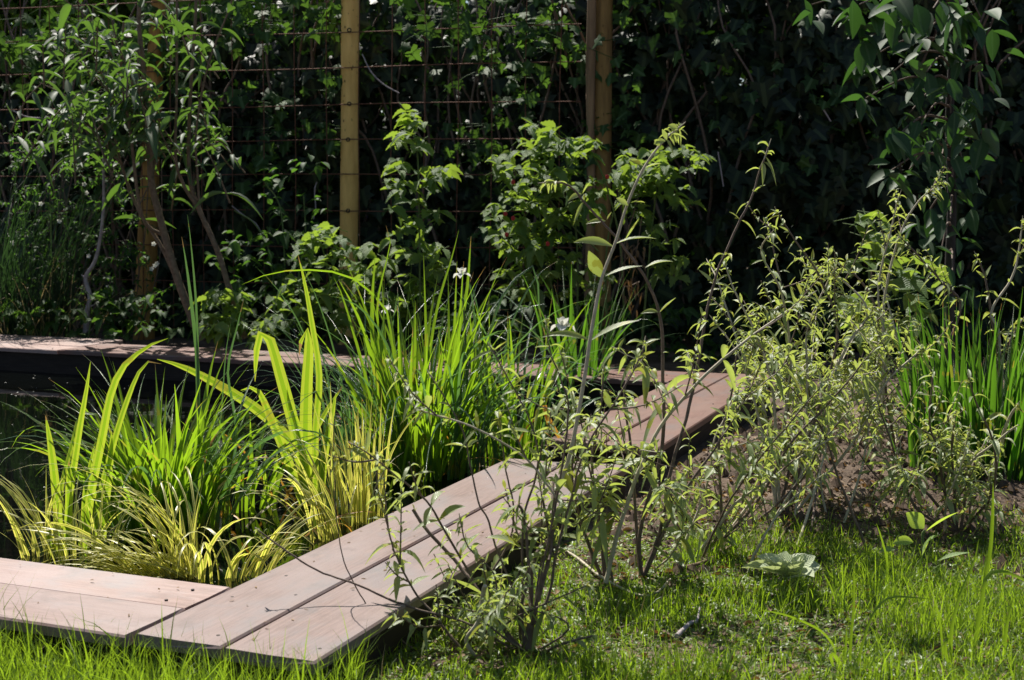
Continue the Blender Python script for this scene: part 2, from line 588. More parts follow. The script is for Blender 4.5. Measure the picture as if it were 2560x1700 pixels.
def axis(lo, mid0, mid1, hi, step):
    a = np.arange(mid0, mid1, step)
    l = mid0 - np.cumsum(step * 1.35 ** np.arange(1, 60))
    l = l[l > lo][::-1]
    r = mid1 + np.cumsum(step * 1.35 ** np.arange(0, 60))
    r = r[r < hi]
    return np.r_[lo, l, a, r, hi]


gx = axis(-150, -1.5, 1.8, 150, .013)
gy = axis(-60, 1.6, 4.6, 250, .013)
GX, GY = np.meshgrid(gx, gy)
GH = ground_h(GX, GY)
g = Geo()
nx, ny = len(gx), len(gy)
idx = np.arange(nx * ny).reshape(ny, nx)
g.add(np.stack([GX, GY, GH], -1), np.zeros((nx * ny, 3)), f4=np.stack([idx[:-1, :-1], idx[:-1, 1:], idx[1:, 1:], idx[1:, :-1]], -1).reshape(-1, 4))
m, t, out = mk('soil')
tc = N(t, 'ShaderNodeTexCoord')


def nz(scale, det=6, ro=.6):
    n = N(t, 'ShaderNodeTexNoise')
    n.inputs['Scale'].default_value = scale
    n.inputs['Detail'].default_value = det
    n.inputs['Roughness'].default_value = ro
    t.links.new(tc.outputs['Object'], n.inputs['Vector'])
    return n.outputs[0]


def mr(f, a, b):
    r = N(t, 'ShaderNodeMapRange', i_1=a, i_2=b)
    t.links.new(f, r.inputs[0])
    return r.outputs[0]


n1, n2, n3 = nz(3.), nz(45, 8, .7), nz(160, 4)
c = mixc(t, mr(n2, .35, .65), (.035, .022, .015), (.13, .088, .06))
c = mixc(t, mr(n1, .45, .62), c, (.18, .13, .092))
c = mixc(t, math_(t, 'MULTIPLY', mr(n3, .55, .7), .5), c, (.26, .20, .15))
pr = N(t, 'ShaderNodeBsdfPrincipled', )
t.links.new(c, pr.inputs['Base Color'])
pr.inputs['Roughness'].default_value = .85
pr.inputs['Specular IOR Level'].default_value = .25
bp = N(t, 'ShaderNodeBump')
bp.inputs['Strength'].default_value = 1
bp.inputs['Distance'].default_value = .012
t.links.new(math_(t, 'ADD', n2, math_(t, 'MULTIPLY', n3, .4)), bp.inputs['Height'])
t.links.new(bp.outputs[0], pr.inputs['Normal'])
t.links.new(pr.outputs[0], out.inputs[0])
ground = g.build('ground', m)
ground['kind'] = 'structure'
ground['label'] = 'brown garden soil under the grass and shrubs'

# pond water
m, t, out = mk('pond_water')
tc = N(t, 'ShaderNodeTexCoord')
n_ = N(t, 'ShaderNodeTexNoise')
n_.inputs['Scale'].default_value = 5
n_.inputs['Detail'].default_value = 3
t.links.new(tc.outputs['Object'], n_.inputs['Vector'])
bp = N(t, 'ShaderNodeBump')
bp.inputs['Strength'].default_value = .035
bp.inputs['Distance'].default_value = .02
t.links.new(n_.outputs[0], bp.inputs['Height'])
pr = N(t, 'ShaderNodeBsdfPrincipled')
pr.inputs['Base Color'].default_value = (.002, .0025, .002, 1)
pr.inputs['Roughness'].default_value = .03
pr.inputs['IOR'].default_value = 1.33
pr.inputs['Specular IOR Level'].default_value = .35
t.links.new(bp.outputs[0], pr.inputs['Normal'])
t.links.new(pr.outputs[0], out.inputs[0])
g = Geo()
c4 = [pf(.15, -.20, .01), pf(2.93, -.20, .01), pf(2.93, -7.2, .01), pf(.15, -7.2, .01)]
g.add(c4, np.zeros((4, 3)), f4=[[0, 3, 2, 1]])
g.build('pond_water', m)['kind'] = 'structure'

# floating specks on the water
g = Geo()
K = 260
uu = rng.uniform(.3, 2.75, K)
vv = rng.uniform(-3.2, -.5, K)
B = np.array([pf(a, b, .0125) for a, b in zip(uu, vv)])
ang = rng.uniform(0, 2 * pi, K)
r = rng.uniform(.0005, .0016, K) * (1 + (uu / 2.5))
th = np.linspace(0, 2 * pi, 7)[:-1]
for i in range(K):
    V = B[i] + np.stack([np.cos(th) * r[i] * 1.4, np.sin(th) * r[i], 0 * th], 1)
    g.add(V, np.tile([0, 0, .5], (6, 1)), f3=[[0, 1, 2], [0, 2, 3], [0, 3, 4], [0, 4, 5]])
tag(g.build('pollen_specks', simplemat('pollen', (.5, .5, .45), (.75, .75, .7))), 'pale specks of pollen and petals floating on the dark pond water', 'debris', kind='stuff')

# ------------------------------------------------------------------ decking
DZ = .11
DT = .017
MR = np.stack([Vv, U, np.array([0, 0, 1])], 1)  # local (v,u,z) -> world


def board(parent, u0, u1, v0, v1, mat, z=DZ, tilt=0.):
    """one deck board as its own mesh, chamfered, long edges very slightly uneven"""
    g = Geo()
    along_u = (u1 - u0) > (v1 - v0)
    n = int(max(u1 - u0, v1 - v0) / .08) + 2
    ts = np.linspace(0, 1, n)
    ph = rng.uniform(0, 6, 4)
    b = .003
    rows = []
    for t_ in ts:
        s_ = (u1 - u0 if along_u else v1 - v0) * t_
        e0 = .0008 * sin(s_ * 3 + ph[0])
        e1 = .0008 * sin(s_ * 2.3 + ph[1])
        wz = .0012 * sin(s_ * 1.7 + ph[2])
        a0, a1 = (v0 + e0, v1 + e1) if along_u else (u0 + e0, u1 + e1)
        pr_ = [(a0, z - DT), (a0, z - b), (a0 + b, z), (a0 * .5 + a1 * .5, z - .0008), (a1 - b, z), (a1, z - b), (a1, z - DT)]
        for q, (a, zz) in enumerate(pr_):
            zz = zz + wz
            s2 = (u0 if along_u else v0) + s_
            if t_ == 0 and 2 <= q <= 4:
                s2 += b
            if t_ == 1 and 2 <= q <= 4:
                s2 -= b
            rows.append(pf(s2, a, zz) if along_u else pf(a, s2, zz))
    F = []
    for i in range(n - 1):
        for q in range(7):
            q2 = (q + 1) % 7
            F.append([i * 7 + q, i * 7 + q2, (i + 1) * 7 + q2, (i + 1) * 7 + q])
    if not along_u:
        F = [f[::-1] for f in F]
    g.add(rows, np.tile([0, 0, .5], (len(rows), 1)), f4=F)
    caps = []
    for i0 in (0, (n - 1) * 7):
        for k in range(1, 6):
            f = [i0, i0 + k, i0 + k + 1]
            caps.append(f)
    g.f3.append(np.array(caps))
    return g.build('board', mat, parent, smooth_=False)


def screw(parent, u, v, z=DZ):
    g = Geo()
    c = pf(u, v, z - .002)
    g.tube([c, c + np.array([0, 0, .0028])], .0028, 8)
    g.build('screw', M_hole, parent, smooth_=False)


def fascia(parent, u0, u1, v0, v1, z0=-.2, z1=DZ - DT - .001):
    g = Geo()
    g.box((v0, u0, z0), (v1, u1, z1), MR, O2)
    g.build('fascia_or_bearer', M_dark, parent, smooth_=False)


# diagonal walkway
walk = thing('deck_walkway', 'pale pinkish two-board wooden walkway running diagonally from the near corner of the pond', 'decking', pf(.7, -.15, DZ))
b1 = board(walk, 0, 1.385, -.2925, -.150, M_deckU[0])
b2 = board(walk, -.004, 1.41, -.1425, 0, M_deckU[1])
fascia(walk, .012, 1.39, -.022, -.004)
fascia(walk, .26, 1.38, -.289, -.271)
fascia(walk, .012, .03, -.275, -.023)
fascia(walk, 1.365, 1.383, -.270, -.023)
fascia(walk, .03, 1.36, -.165, -.125, z0=.0, z1=DZ - DT - .003)  # dark bearer added so the seam above looks like a shaded gap
for u_, v_ in ((.20, -.265), (.245, -.18), (.04, -.18), (.33, -.25), (.44, -.02), (.44, -.12), (.045, -.02), (.30, -.11), (.78, -.265), (.80, -.17), (.79, -.03), (1.3, -.26), (1.32, -.03), (1.3, -.17)):
    screw(walk, u_, v_)
# far section of walkway
walk2 = thing('deck_walkway', 'short shade-toned reddish-brown far section of the walkway beyond the gap, half hidden by shrubs', 'decking', pf(2.3, -.15, DZ))
board(walk2, 1.635, 3.13, -.2925, -.149, M_deckR)
board(walk2, 1.635, 3.13, -.1435, 0, M_deckR)
fascia(walk2, 1.66, 3.1, -.022, -.004)
fascia(walk2, 1.66, 2.82, -.289, -.271)
fascia(walk2, 1.65, 1.668, -.270, -.023)
for u_, v_ in ((1.7, -.26), (1.7, -.17), (1.7, -.12), (1.7, -.03), (2.4, -.25), (2.4, -.04)):
    screw(walk2, u_, v_)
# near edge
near = thing('pond_edging', 'pale two-board wooden edging along the near left side of the pond beside the lawn', 'decking', pf(.12, -1.5, DZ))
board(near, .1275, .249, -5.2, -.2985, M_deckV[1])
board(near, -.013, .1245, -5.2, -.2975, M_deckV[0])
fascia(near, .005, .023, -5.2, -.30)
fascia(near, .225, .243, -5.2, -.30)
fascia(near, .10, .15, -5.2, -.30, z0=.0, z1=DZ - DT - .003)  # dark bearer added to blacken the seam between the edging boards
fascia(near, .024, .224, -.32, -.29, z0=.0, z1=DZ - DT - .006)
for u_, v_ in ((.21, -.345), (.15, -.35), (.105, -.365), (.02, -.34), (.19, -1.0), (.05, -1.02), (.22, -1.6), (.05, -1.6)):
    screw(near, u_, v_)
# far edge
far = thing('pond_edging', 'reddish, partly shade-toned wooden edging along the far side of the pond below the hedge', 'decking', pf(2.95, -2.5, DZ))
for (v0, v1, mt) in ((-6.5, -2.90, M_deckF[1]), (-2.897, -.2965, M_deckF[0])):
    board(far, 2.83, 2.972, v0, v1, mt)
    board(far, 2.976, 3.118, v0, v1, mt)
    if v0 < -3:
        board(far, 3.122, 3.25, v0, v1, mt)
fascia(far, 2.845, 2.863, -6.5, -.3)
for v_ in (-.35, -1.2, -2.1, -2.84, -2.95, -3.6):
    screw(far, 2.86, v_)
    screw(far, 3.0, v_)
g = Geo()
g.box((-6.5, 2.838, -.1), (-.3, 2.8445, -.02 + .05), MR, O2)
g.build('liner_strip', M_dark, far, smooth_=False)


# ------------------------------------------------------------------ fence posts and wire mesh
def YF(x):
    return 6.42 - .22 * x


def onfence(sx, sy, off=0.):
    r = ray(sx, sy)
    # solve Y = 6.42+off - .22 X along ray
    k = (6.42 + off) / (r[1] + .22 * r[0])
    return np.array([0, 0, CAMZ]) + r * k


def post(label, top, bot, r0, r1, mat, off=.06, knots=0, group='round wooden fence posts', batten=False):
    a = onfence(*D([bot])[0], off)
    b = onfence(*D([top])[0], off)
    a = a + (a - b) / np.linalg.norm(a - b) * .25
    b = b + (b - a) / np.linalg.norm(b - a) * .35
    o = thing('fence_post', label, 'post', (a[0], a[1], 0), group)
    g = Geo()
    n = 40
    th = np.linspace(0, 2 * pi, 21)[:-1]
    rows = []
    ph = rng.uniform(0, 6, 6)
    for i in range(n):
        t_ = i / (n - 1)
        c = a * (1 - t_) + b * t_
        c = c + np.array([.006 * sin(4 * t_ + ph[0]), .004 * sin(5 * t_ + ph[1]), 0])
        rr = (r0 * (1 - t_) + r1 * t_) * (1 + .03 * np.sin(2 * th + ph[2] + 3 * t_) + .02 * np.sin(5 * th + ph[3]) + .02 * sin(17 * t_ + ph[4]))
        rows.append(np.stack([c[0] + np.cos(th) * rr, c[1] + np.sin(th) * rr, np.full(20, c[2])], 1))
    k = np.arange(20)
    F = np.concatenate([np.stack([i * 20 + k, i * 20 + (k + 1) % 20, (i + 1) * 20 + (k + 1) % 20, (i + 1) * 20 + k], 1) for i in range(n - 1)])
    g.add(np.vstack(rows), np.tile([0, 0, .5], (n * 20, 1)), f4=F)
    g.build('trunk', mat, o)
    if knots:
        for i in range(knots):
            g = Geo()
            t_ = rng.uniform(.2, 1)
            c = a * (1 - t_) + b * t_
            an = rng.uniform(-pi + .3, -.3)
            rr = (r0 * (1 - t_) + r1 * t_) * 1.0
            nrm_ = np.array([cos(an), sin(an), 0])
            p = c + nrm_ * (rr - .001)
            h = rng.uniform(.003, .008)
            tan = np.array([-sin(an), cos(an), 0])
            q = np.linspace(0, 2 * pi, 7)[:-1]
            V = p + nrm_ * .003 + tan * (np.cos(q) * h * .35)[:, None] + np.array([0, 0, 1]) * (np.sin(q) * h)[:, None]
            V = np.vstack([V, p + nrm_ * .001])
            g.add(V, np.tile([0, 0, .5], (7, 1)), f3=[[j, (j + 1) % 6, 6] for j in range(6)])
            g.build('knot', M_knot, o)
    return o, a, b


post('yellow peeled round post in the middle of the wire mesh', (809, 0), (800, 700), .045, .043, M_post, knots=70)
po, pa, pb = post('brown round post with a split batten at the right end of the wire mesh', (1392, 0), (1380, 760), .054, .050, M_postd, knots=30)
g = Geo()
qa, qb = onfence(*D([(1357, 760)])[0], .0), onfence(*D([(1366, -60)])[0], .0)
q = smooth([qa, qa * .6 + qb * .4 + [.004, 0, 0], qa * .3 + qb * .7 - [.004, 0, 0], qb], 8)
g.tube(q, [.026, .022, .02, .024, .02], 9)
g.build('batten', M_batten, po)
post('dark brown leaning round post at the left behind the tall shrub', (366, 0), (331, 786), .058, .036, M_postl, off=.05)

# wire mesh
mesh = thing('wire_mesh_panel', 'rusty square wire mesh panel strung between the posts in front of the ivy', 'fence', (-1, YF(-1), 0))


def wpt(sx, sy, off=0.0):
    return onfence(sx, sy, off)


g = Geo()
yl = [70 - 83.5, 70, 153, 240, 322, 402, 486, 570, 655]
for i, y in enumerate(yl):  # heights taken at the centre post, straight world-horizontal wires
    p = wpt(*D([(900, y)])[0])
    z = p[2]
    x0, x1 = -3.4, .33
    pts = [np.array([x, YF(x) + .0, z + .004 * sin(3 * x + i)]) for x in np.linspace(x0, x1, 30)]
    g.tube(pts, .0028, 5)
g.build('horizontal_wires', M_rust, mesh)
g = Geo()
p0 = wpt(*D([(902, 240)])[0])
p1 = wpt(*D([(1211, 240)])[0])
dx = (p1[0] - p0[0]) / 4
for k in range(-16, 6):
    x = p0[0] + dx * k
    if x > .33:
        continue
    pts = [np.array([x + .012 * (z - 1) + .003 * sin(z * 5 + k), YF(x) - .0055, z]) for z in np.linspace(.0, 1.95, 14)]
    g.tube(pts, .0026, 5)
g.build('vertical_wires', M_rust, mesh)
g = Geo()
for y in (70, 240, 322, 486):
    p = wpt(*D([(806 if y < 300 else 803, y)])[0]) - np.array([0, .008, 0])
    th = np.linspace(0, 2 * pi, 9)
    g.tube(np.stack([p[0] + .009 * np.cos(th), p[1] - .004 + 0 * th, p[2] + .009 * np.sin(th)], 1), .003, 5)
g.build('wire_ties', M_hole, mesh)

# ------------------------------------------------------------------ ivy hedge
ol = [(0, 0), (.16, -.10), (.42, -.16), (.50, .08), (.34, .20), (.62, .42), (.34, .50), (.20, .60), (0, 1.0), (-.20, .60), (-.34, .50), (-.62, .42), (-.34, .20), (-.50, .08), (-.42, -.16), (-.16, -.10)]
IV = np.array([(0, .33, .0)] + [(x, y, -.22 * abs(x) - .12 * max(0, y - .5)) for x, y in ol])
IV[1:, 2] += np.array([.03 * (-1) ** i for i in range(len(ol))])
IVA = np.array([(.5, .3, 0)] + [(.5 + .5 * x / .62 if abs(x) > .01 else .5, y, 0) for x, y in ol])
IVF = np.array([[0, 1 + i, 1 + (i + 1) % len(ol)] for i in range(len(ol))])

HOLES = [(x / .9223, y / .9223, r) for x, y, r in ((1035, 441, 9), (1075, 497, 7), (690, 497, 6), (829, 495, 6), (862, 499, 6), (1050, 556, 8), (1028, 540, 5), (1025, 470, 5),
         (885, 235, 7), (728, 280, 8), (865, 305, 6), (1005, 315, 8), (1065, 303, 10), (1078, 345, 7), (995, 350, 5), (1038, 280, 6), (720, 215, 5), (672, 246, 7),
         (1683, 148, 6), (2004, 138, 8), (2010, 312, 6), (2060, 305, 7), (2005, 288, 5), (2080, 424, 9), (2064, 380, 6), (2440, 235, 6), (2382, 305, 6), (2082, 530, 5),
         (440, 355, 6), (525, 412, 8), (500, 475, 6), (475, 475, 5), (535, 600, 9), (402, 700, 8), (535, 620, 7), (520, 640, 5))]


def ivy_leaves(g, B, size, tint=None, face=(0, -1, .25), spread=.55):
    n = len(B)
    nn = nrm(np.array(face) + rng.normal(0, spread, (n, 3)))
    dn = nrm(np.array([0, -.15, -1.]) + rng.normal(0, .45, (n, 3)))
    Yd = nrm(dn - nn * (dn * nn).sum(1, keepdims=True))
    Xd = np.cross(Yd, nn)
    s = np.asarray(size)[:, None]
    asp = rng.uniform(.85, 1.15, (n, 1))
    if tint is None:
        tint = rng.random(n)
    g.stamp(IV, IVA, IVF, B, Xd * s * asp, Yd * s, nn * s * rng.uniform(.6, 1.6, (n, 1)), tint)


hedge = thing('ivy_hedge', 'tall dark green ivy hedge filling the background behind the posts', 'hedge', (0, YF(0) + .5, 0))
g = Geo()
NL = 19000
x = rng.uniform(-3.9, 4.0, NL)
htop = 1.72 + .13 / (1 + np.exp(-(x + 1.2) * 3)) + .45 / (1 + np.exp(-(x - .4) * 4)) + .06 * np.sin(3.1 * x) + .05 * np.sin(7.3 * x + 1)
z = rng.uniform(-.02, 1, NL) * htop
layer = rng.random(NL)
bulge = .14 * np.sin(2.2 * x + 1.5 * z) + .13 * np.sin(5 * x - 3 * z + 1) + .09 * np.sin(11 * x + 9 * z) + .06 * np.sin(19 * x - 14 * z)
front = YF(x) + .17 + bulge * .6 + .15 * (z / 2) ** 2 - .10 * (x > .55) * np.clip((x - .55) * 2, 0, 1)
y = front + layer ** 1.1 * .8
B = np.stack([x, y, z], 1)
sx, sy = proj(B)
keep = np.ones(NL, bool)
for hx, hy, hr in HOLES:
    keep &= ((sx - hx) ** 2 + (sy - hy) ** 2) > (hr * 1.1 + 9) ** 2
B, layer = B[keep], layer[keep]
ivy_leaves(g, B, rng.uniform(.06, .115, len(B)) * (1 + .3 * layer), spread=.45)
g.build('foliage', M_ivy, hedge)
g = Geo()   # shoots added in a paler colour to stand for sunlit ivy
NC = 70
cx = np.r_[rng.uniform(-2.8, .6, 46), rng.uniform(.5, 2.7, 8), rng.uniform(-2.9, -1.0, 16)]
cz = np.r_[rng.beta(3.2, 1.5, 46) * 1.85, rng.beta(2, 1.6, 8) * 1.8, rng.uniform(1.45, 1.8, 16)]
for a, b in zip(cx, cz):
    k = rng.integers(6, 18) if a < .6 else rng.integers(2, 6)
    q = np.stack([a + rng.normal(0, .07, k), np.full(k, YF(a)) + .05 + rng.normal(0, .04, k), b + rng.normal(0, .09, k)], 1)
    g = Geo()
    q = q[np.argsort(q[:, 2])]
    g.tube(smooth(np.vstack([q[0] + [rng.normal(0, .05), .25, -.1], q]), 3), .0018, 4)
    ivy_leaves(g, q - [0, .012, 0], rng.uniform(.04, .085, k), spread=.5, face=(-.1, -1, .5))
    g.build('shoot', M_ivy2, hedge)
g = Geo()
HL = [((905, 290), .085), ((1010, 160), .07), ((1060, 130), .05), ((1030, 200), .06), ((950, 170), .06), ((1090, 110), .045), ((1100, 430), .07), ((930, 560), .06), ((575, 385), .055), ((520, 440), .045), ((555, 470), .035), ((580, 560), .045), ((760, 240), .08), ((410, 170), .07), ((290, 120), .065), ((740, 60), .09), ((100, 440), .06), ((290, 360), .06)]
HB = np.array([at(*X(3, [p])[0], YF(.5) - .12) for p, s in HL])
for b_, (p, s) in zip(HB, HL):
    g = Geo()
    ivy_leaves(g, b_[None], np.array([s]), spread=.4, face=(-.3, -1, .5))
    g.tube([b_ + [0, .004, s * .3], b_ + [.01, .05, .02], b_ + [.02, .15, .03]], .0015, 4)
    g.build('shoot', M_ivy2, hedge)
HL2 = [((180, 80), .075), ((150, 740), .06), ((200, 760), .07), ((70, 750), .06), ((1090, 560), .07), ((280, 410), .05), ((340, 400), .055), ((30, 390), .05), ((50, 290), .055), ((400, 60), .05)]
HB = np.array([at(*X(4, [p])[0], YF(1.2) - .12) for p, s in HL2])
for b_, (p, s) in zip(HB, HL2):
    g = Geo()
    ivy_leaves(g, b_[None], np.array([s]), spread=.4, face=(-.3, -1, .5))
    g.tube([b_ + [0, .004, s * .3], b_ + [.01, .05, .02], b_ + [.02, .15, .03]], .0015, 4)
    g.build('shoot', M_ivy2, hedge)
g = Geo()
for i in range(150):
    a = rng.uniform(-3.5, 3.5)
    p = [np.array([a, YF(a) + .35, 0])]
    for k in range(7):
        p.append(p[-1] + np.array([rng.normal(0, .09), rng.normal(0, .05), rng.uniform(.2, .35)]))
    g.tube(smooth(p, 3), [.012, .004], 5)
g.build('stems', M_stemd, hedge)

for c_n, pts in ((2, [(490, 250), (530, 330), (590, 390), (660, 430)]), (2, [(0, 1030), (50, 1120), (70, 1210), (160, 1310)]), (2, [(280, 840), (270, 880), (275, 960), (265, 1010)]), (2, [(185, 1400), (175, 1480), (180, 1560)]),
                 (1, [(1070, 950), (1120, 990), (1181, 1030)]), (3, [(950, 700), (975, 860)]), (1, [(60, 510), (130, 540), (230, 545)]), (4, [(240, 480), (290, 560)])):
    g = Geo()
    g.tube(smooth([onfence(*p, -.03) for p in X(c_n, pts)], 6), .0034, 6)
    g.build('bare_runner', M_grey, hedge)

# lit shrubs beyond the hedge, and a blue sheet seen through its gaps
g = Geo()
K = 42000
x = np.r_[rng.uniform(-9, 9, K - 8000), rng.uniform(-7.5, -2.5, 8000)]
y = 13 - .22 * x + rng.random(K) * 1.5
z = rng.random(K) * (3.8 + .2 * np.sin(1.7 * x))
d = nrm(rng.normal(0, 1, (K, 3)) + [0, 0, .2])
g.leaves(np.stack([x, y, z], 1), d, rng.uniform(.14, .26, K), rng.uniform(.09, .15, K), K=4)
tag(g.build('lit_shrubbery', leafmat('lit_far_leaf', (.07, .15, .015), (.12, .22, .03), (.25, .42, .03), trans=.4)), 'bright sunlit shrubs glimpsed through gaps in the ivy hedge', 'shrubs', kind='stuff')
g = Geo()
xs = np.linspace(-1.5, -.1, 20)
for i in range(19):
    pass
P = np.array([[[x_, 7.75 - .22 * x_ + .03 * sin(9 * x_ + zz * 6), zz] for x_ in xs] for zz in (.45, .52, .60, .68)])
id_ = np.arange(80).reshape(4, 20)
g.add(P, np.zeros((80, 3)), f4=np.stack([id_[:-1, :-1], id_[:-1, 1:], id_[1:, 1:], id_[1:, :-1]], -1).reshape(-1, 4))
# give the sheet a thickness
g.add(P + [0, .004, 0], np.zeros((80, 3)), f4=np.stack([id_[:-1, :-1], id_[1:, :-1], id_[1:, 1:], id_[:-1, 1:]], -1).reshape(-1, 4))
mb, tb, ob = mk('blue_sheet')
pb_ = N(tb, 'ShaderNodeBsdfPrincipled')
pb_.inputs['Base Color'].default_value = (.02, .12, .85, 1)
trb = N(tb, 'ShaderNodeBsdfTranslucent')
trb.inputs[0].default_value = (.04, .2, 1, 1)
mxb = N(tb, 'ShaderNodeMixShader', i_0=.6)
tb.links.new(pb_.outputs[0], mxb.inputs[1])
tb.links.new(trb.outputs[0], mxb.inputs[2])
tb.links.new(mxb.outputs[0], ob.inputs[0])
tag(g.build('plastic_sheet', mb), 'bright blue plastic sheet glimpsed as specks through the hedge', 'sheet')


# ------------------------------------------------------------------ blade plants
def px_blade(om, pts, Y, wpx, facing=0., tint=.5, dY=0., K=16, z0=None):
    """blade whose centre line is read from the photo and stood at a real distance Y; wpx = width in source px"""
    n = len(pts)
    P = np.array([at(x_, y_, Y + dY * i / (n - 1)) for i, (x_, y_) in enumerate(pts)])
    if z0 is not None and P[0][2] > z0:
        P = np.vstack([[P[0][0], P[0][1], z0], P])
    P = resample(smooth(P, 6), K)
    w_ = wpx * Y / FPX
    t_ = np.linspace(0, 1, K)
    pr = np.interp(t_, [0, .2, .5, .75, .9, 1], [.8, 1, 1, .8, .45, .04]) * w_
    T = nrm(np.gradient(P, axis=0))
    view = nrm(P - np.array([0, 0, CAMZ]))
    S = nrm(np.cross(T, view))
    S = nrm(S + view * facing)
    g = Geo()
    g.ribs(P[None], pr[None], S[None], .15, np.array([tint]))
    g.build('blade', om[1], om[0])


def clump(g, base, Y, rad, n, L, lean, bend, W, az=None, K=9, zb=.0, power=1.7, azc=None, azs=pi, twist=None):
    c = at(base[0], base[1], Y)
    a = rng.uniform(0, 2 * pi, n)
    r_ = np.sqrt(rng.random(n))
    B = np.stack([c[0] + np.cos(a) * r_ * rad[0], c[1] + np.sin(a) * r_ * rad[1], np.full(n, zb)], 1)
    if azc is None:
        az_ = a + rng.normal(0, .7, n)
    else:
        az_ = azc + rng.normal(0, azs, n)
    L_ = rng.uniform(L[0], L[1], n)
    g.blades(B, az_, np.abs(rng.normal(lean[0], lean[1], n)), rng.uniform(bend[0], bend[1], n), L_, rng.uniform(W[0], W[1], n), K=K, power=power, twist=twist)


GRP = 'marginal plants in the pond'


def plant(name, label, cat, base, group=None):
    return thing(name, label, cat, base, group)


WZ = .0
# 1 broad iris on the left
Y1 = gp(*D([(215, 1275)])[0], .01)[1]
o = plant('iris_clump', 'clump of broad yellow-green iris blades on the left, one long blade arching to the right', 'iris', gp(*D([(215, 1275)])[0], .01))
g = Geo()
for pts, wp, fc, ti in (
        ([(395, 990), (410, 760), (440, 600), (480, 400), (510, 250), (570, 120), (680, 30), (775, -8)], 21, .2, .9),
        ([(275, 960), (262, 750), (250, 620), (232, 480), (210, 348)], 22, .1, .8),
        ([(300, 980), (325, 700), (350, 520), (375, 360), (400, 220), (417, 100)], 17, .2, .5),
        ([(300, 990), (316, 800), (316, 680), (318, 555)], 19, .1, .6),
        ([(430, 960), (450, 760), (490, 600), (545, 400), (600, 240), (645, 140), (700, 90), (745, 110)], 16, .3, .4),
        ([(470, 960), (480, 800), (505, 600), (515, 420)], 20, .2, .3),
        ([(280, 700), (300, 600), (335, 470), (365, 350), (405, 335), (450, 350), (470, 420), (455, 520)], 15, .9, .2),
        ([(245, 980), (222, 900), (235, 870)], 16, .1, .3),
        ([(370, 980), (385, 820), (395, 690), (420, 560), (440, 470)], 15, .3, .35)):
    px_blade((o, M_iris), X(5, pts), Y1 + rng.uniform(-.04, .06), wp, fc, ti, z0=WZ)


# 2 iris in the middle with folded blades
c_ = D([(700, 1160)])[0]
Y2 = gp(*c_, .01)[1]
o = plant('iris_clump', 'clump of tall broad iris blades left of centre, two blades folded over at the top', 'iris', gp(*c_, .01))
g = Geo()
for pts, wp, fc, ti in (
        ([(712, 1180), (700, 1110), (690, 1050), (640, 985), (580, 935), (500, 885), (420, 845), (362, 828)], 27, .15, .15),
        ([(716, 1180), (700, 1080), (672, 960), (645, 860), (625, 790), (610, 765), (598, 775), (591, 815), (588, 880)], 30, .15, .7),
        ([(707, 1180), (705, 1000), (707, 900), (712, 800), (708, 762), (696, 775), (690, 820)], 31, .05, .6),
        ([(728, 1180), (727, 1000), (736, 870), (718, 740), (702, 650), (687, 588)], 17, .25, .8),
        ([(702, 1170), (655, 1040), (622, 960), (598, 905), (575, 893), (555, 900)], 25, .4, .5),
        ([(715, 1180), (690, 1000), (668, 930), (662, 880)], 18, .1, .5),
        ([(735, 1180), (748, 1050), (765, 960), (775, 905)], 20, .2, .3),
        ([(690, 1180), (700, 1060), (745, 960), (790, 890)], 15, .3, .4),
        ([(640, 1190), (632, 1120), (640, 1040)], 11, .3, .7),
        ([(620, 1190), (622, 1120), (652, 1050)], 10, .3, .7),
        ([(628, 1190), (610, 1100), (612, 1040)], 10, .3, .6)):
    px_blade((o, M_iris), D(pts), Y2 + rng.uniform(-.05, .05), wp, fc, ti, z0=WZ)


# tall single rush blades
o = plant('rush_blades', 'pair of tall thin blue-green rush blades standing at left against the dark hedge', 'rush', gp(*D([(455, 1200)])[0], .01))
g = Geo()
Y_ = gp(*D([(455, 1180)])[0], .01)[1]
for pts, wp in (([(455, 1180), (455, 1000), (455, 840), (440, 690), (428, 600), (419, 546)], 11), ([(460, 1180), (458, 1000), (456, 840), (452, 700), (440, 560), (432, 494)], 7),
                ([(520, 1180), (545, 1000), (525, 860), (545, 760), (562, 690)], 7), ([(470, 1180), (505, 1000), (520, 820), (533, 740)], 4)):
    px_blade((o, M_sedge2), D(pts), Y_ + rng.uniform(-.05, .05), wp, .3, rng.random(), z0=WZ)


# 3 dense green sedge
c_ = D([(375, 1225)])[0]
Y3 = gp(*c_, .01)[1]
o = plant('sedge_clump', 'dense clump of narrow green sedge with arching tips at the left of the pond', 'sedge', gp(*c_, .01))
g = Geo()
clump(g, c_, Y3, (.10, .08), 95, (.22, .42), (.10, .12), (.1, 1.1), (.009, .016))
clump(g, c_, Y3, (.13, .09), 80, (.26, .48), (.18, .15), (.8, 2.6), (.006, .012), K=14)
clump(g, D([(330, 1225)])[0], Y3, (.10, .08), 16, (.30, .44), (.30, .15), (.5, 1.9), (.009, .013), K=12, azc=pi, azs=.7)
clump(g, D([(520, 1170)])[0], gp(*D([(520, 1170)])[0], .01)[1], (.13, .08), 45, (.16, .32), (.15, .2), (.4, 2.4), (.007, .012), K=12)
g.build('blades', M_sedge, o)
g = Geo()
clump(g, c_, Y3, (.14, .10), 24, (.30, .46), (.15, .15), (.9, 2.6), (.006, .010), K=12)
g.build('pale_blades', M_sedge2, o)

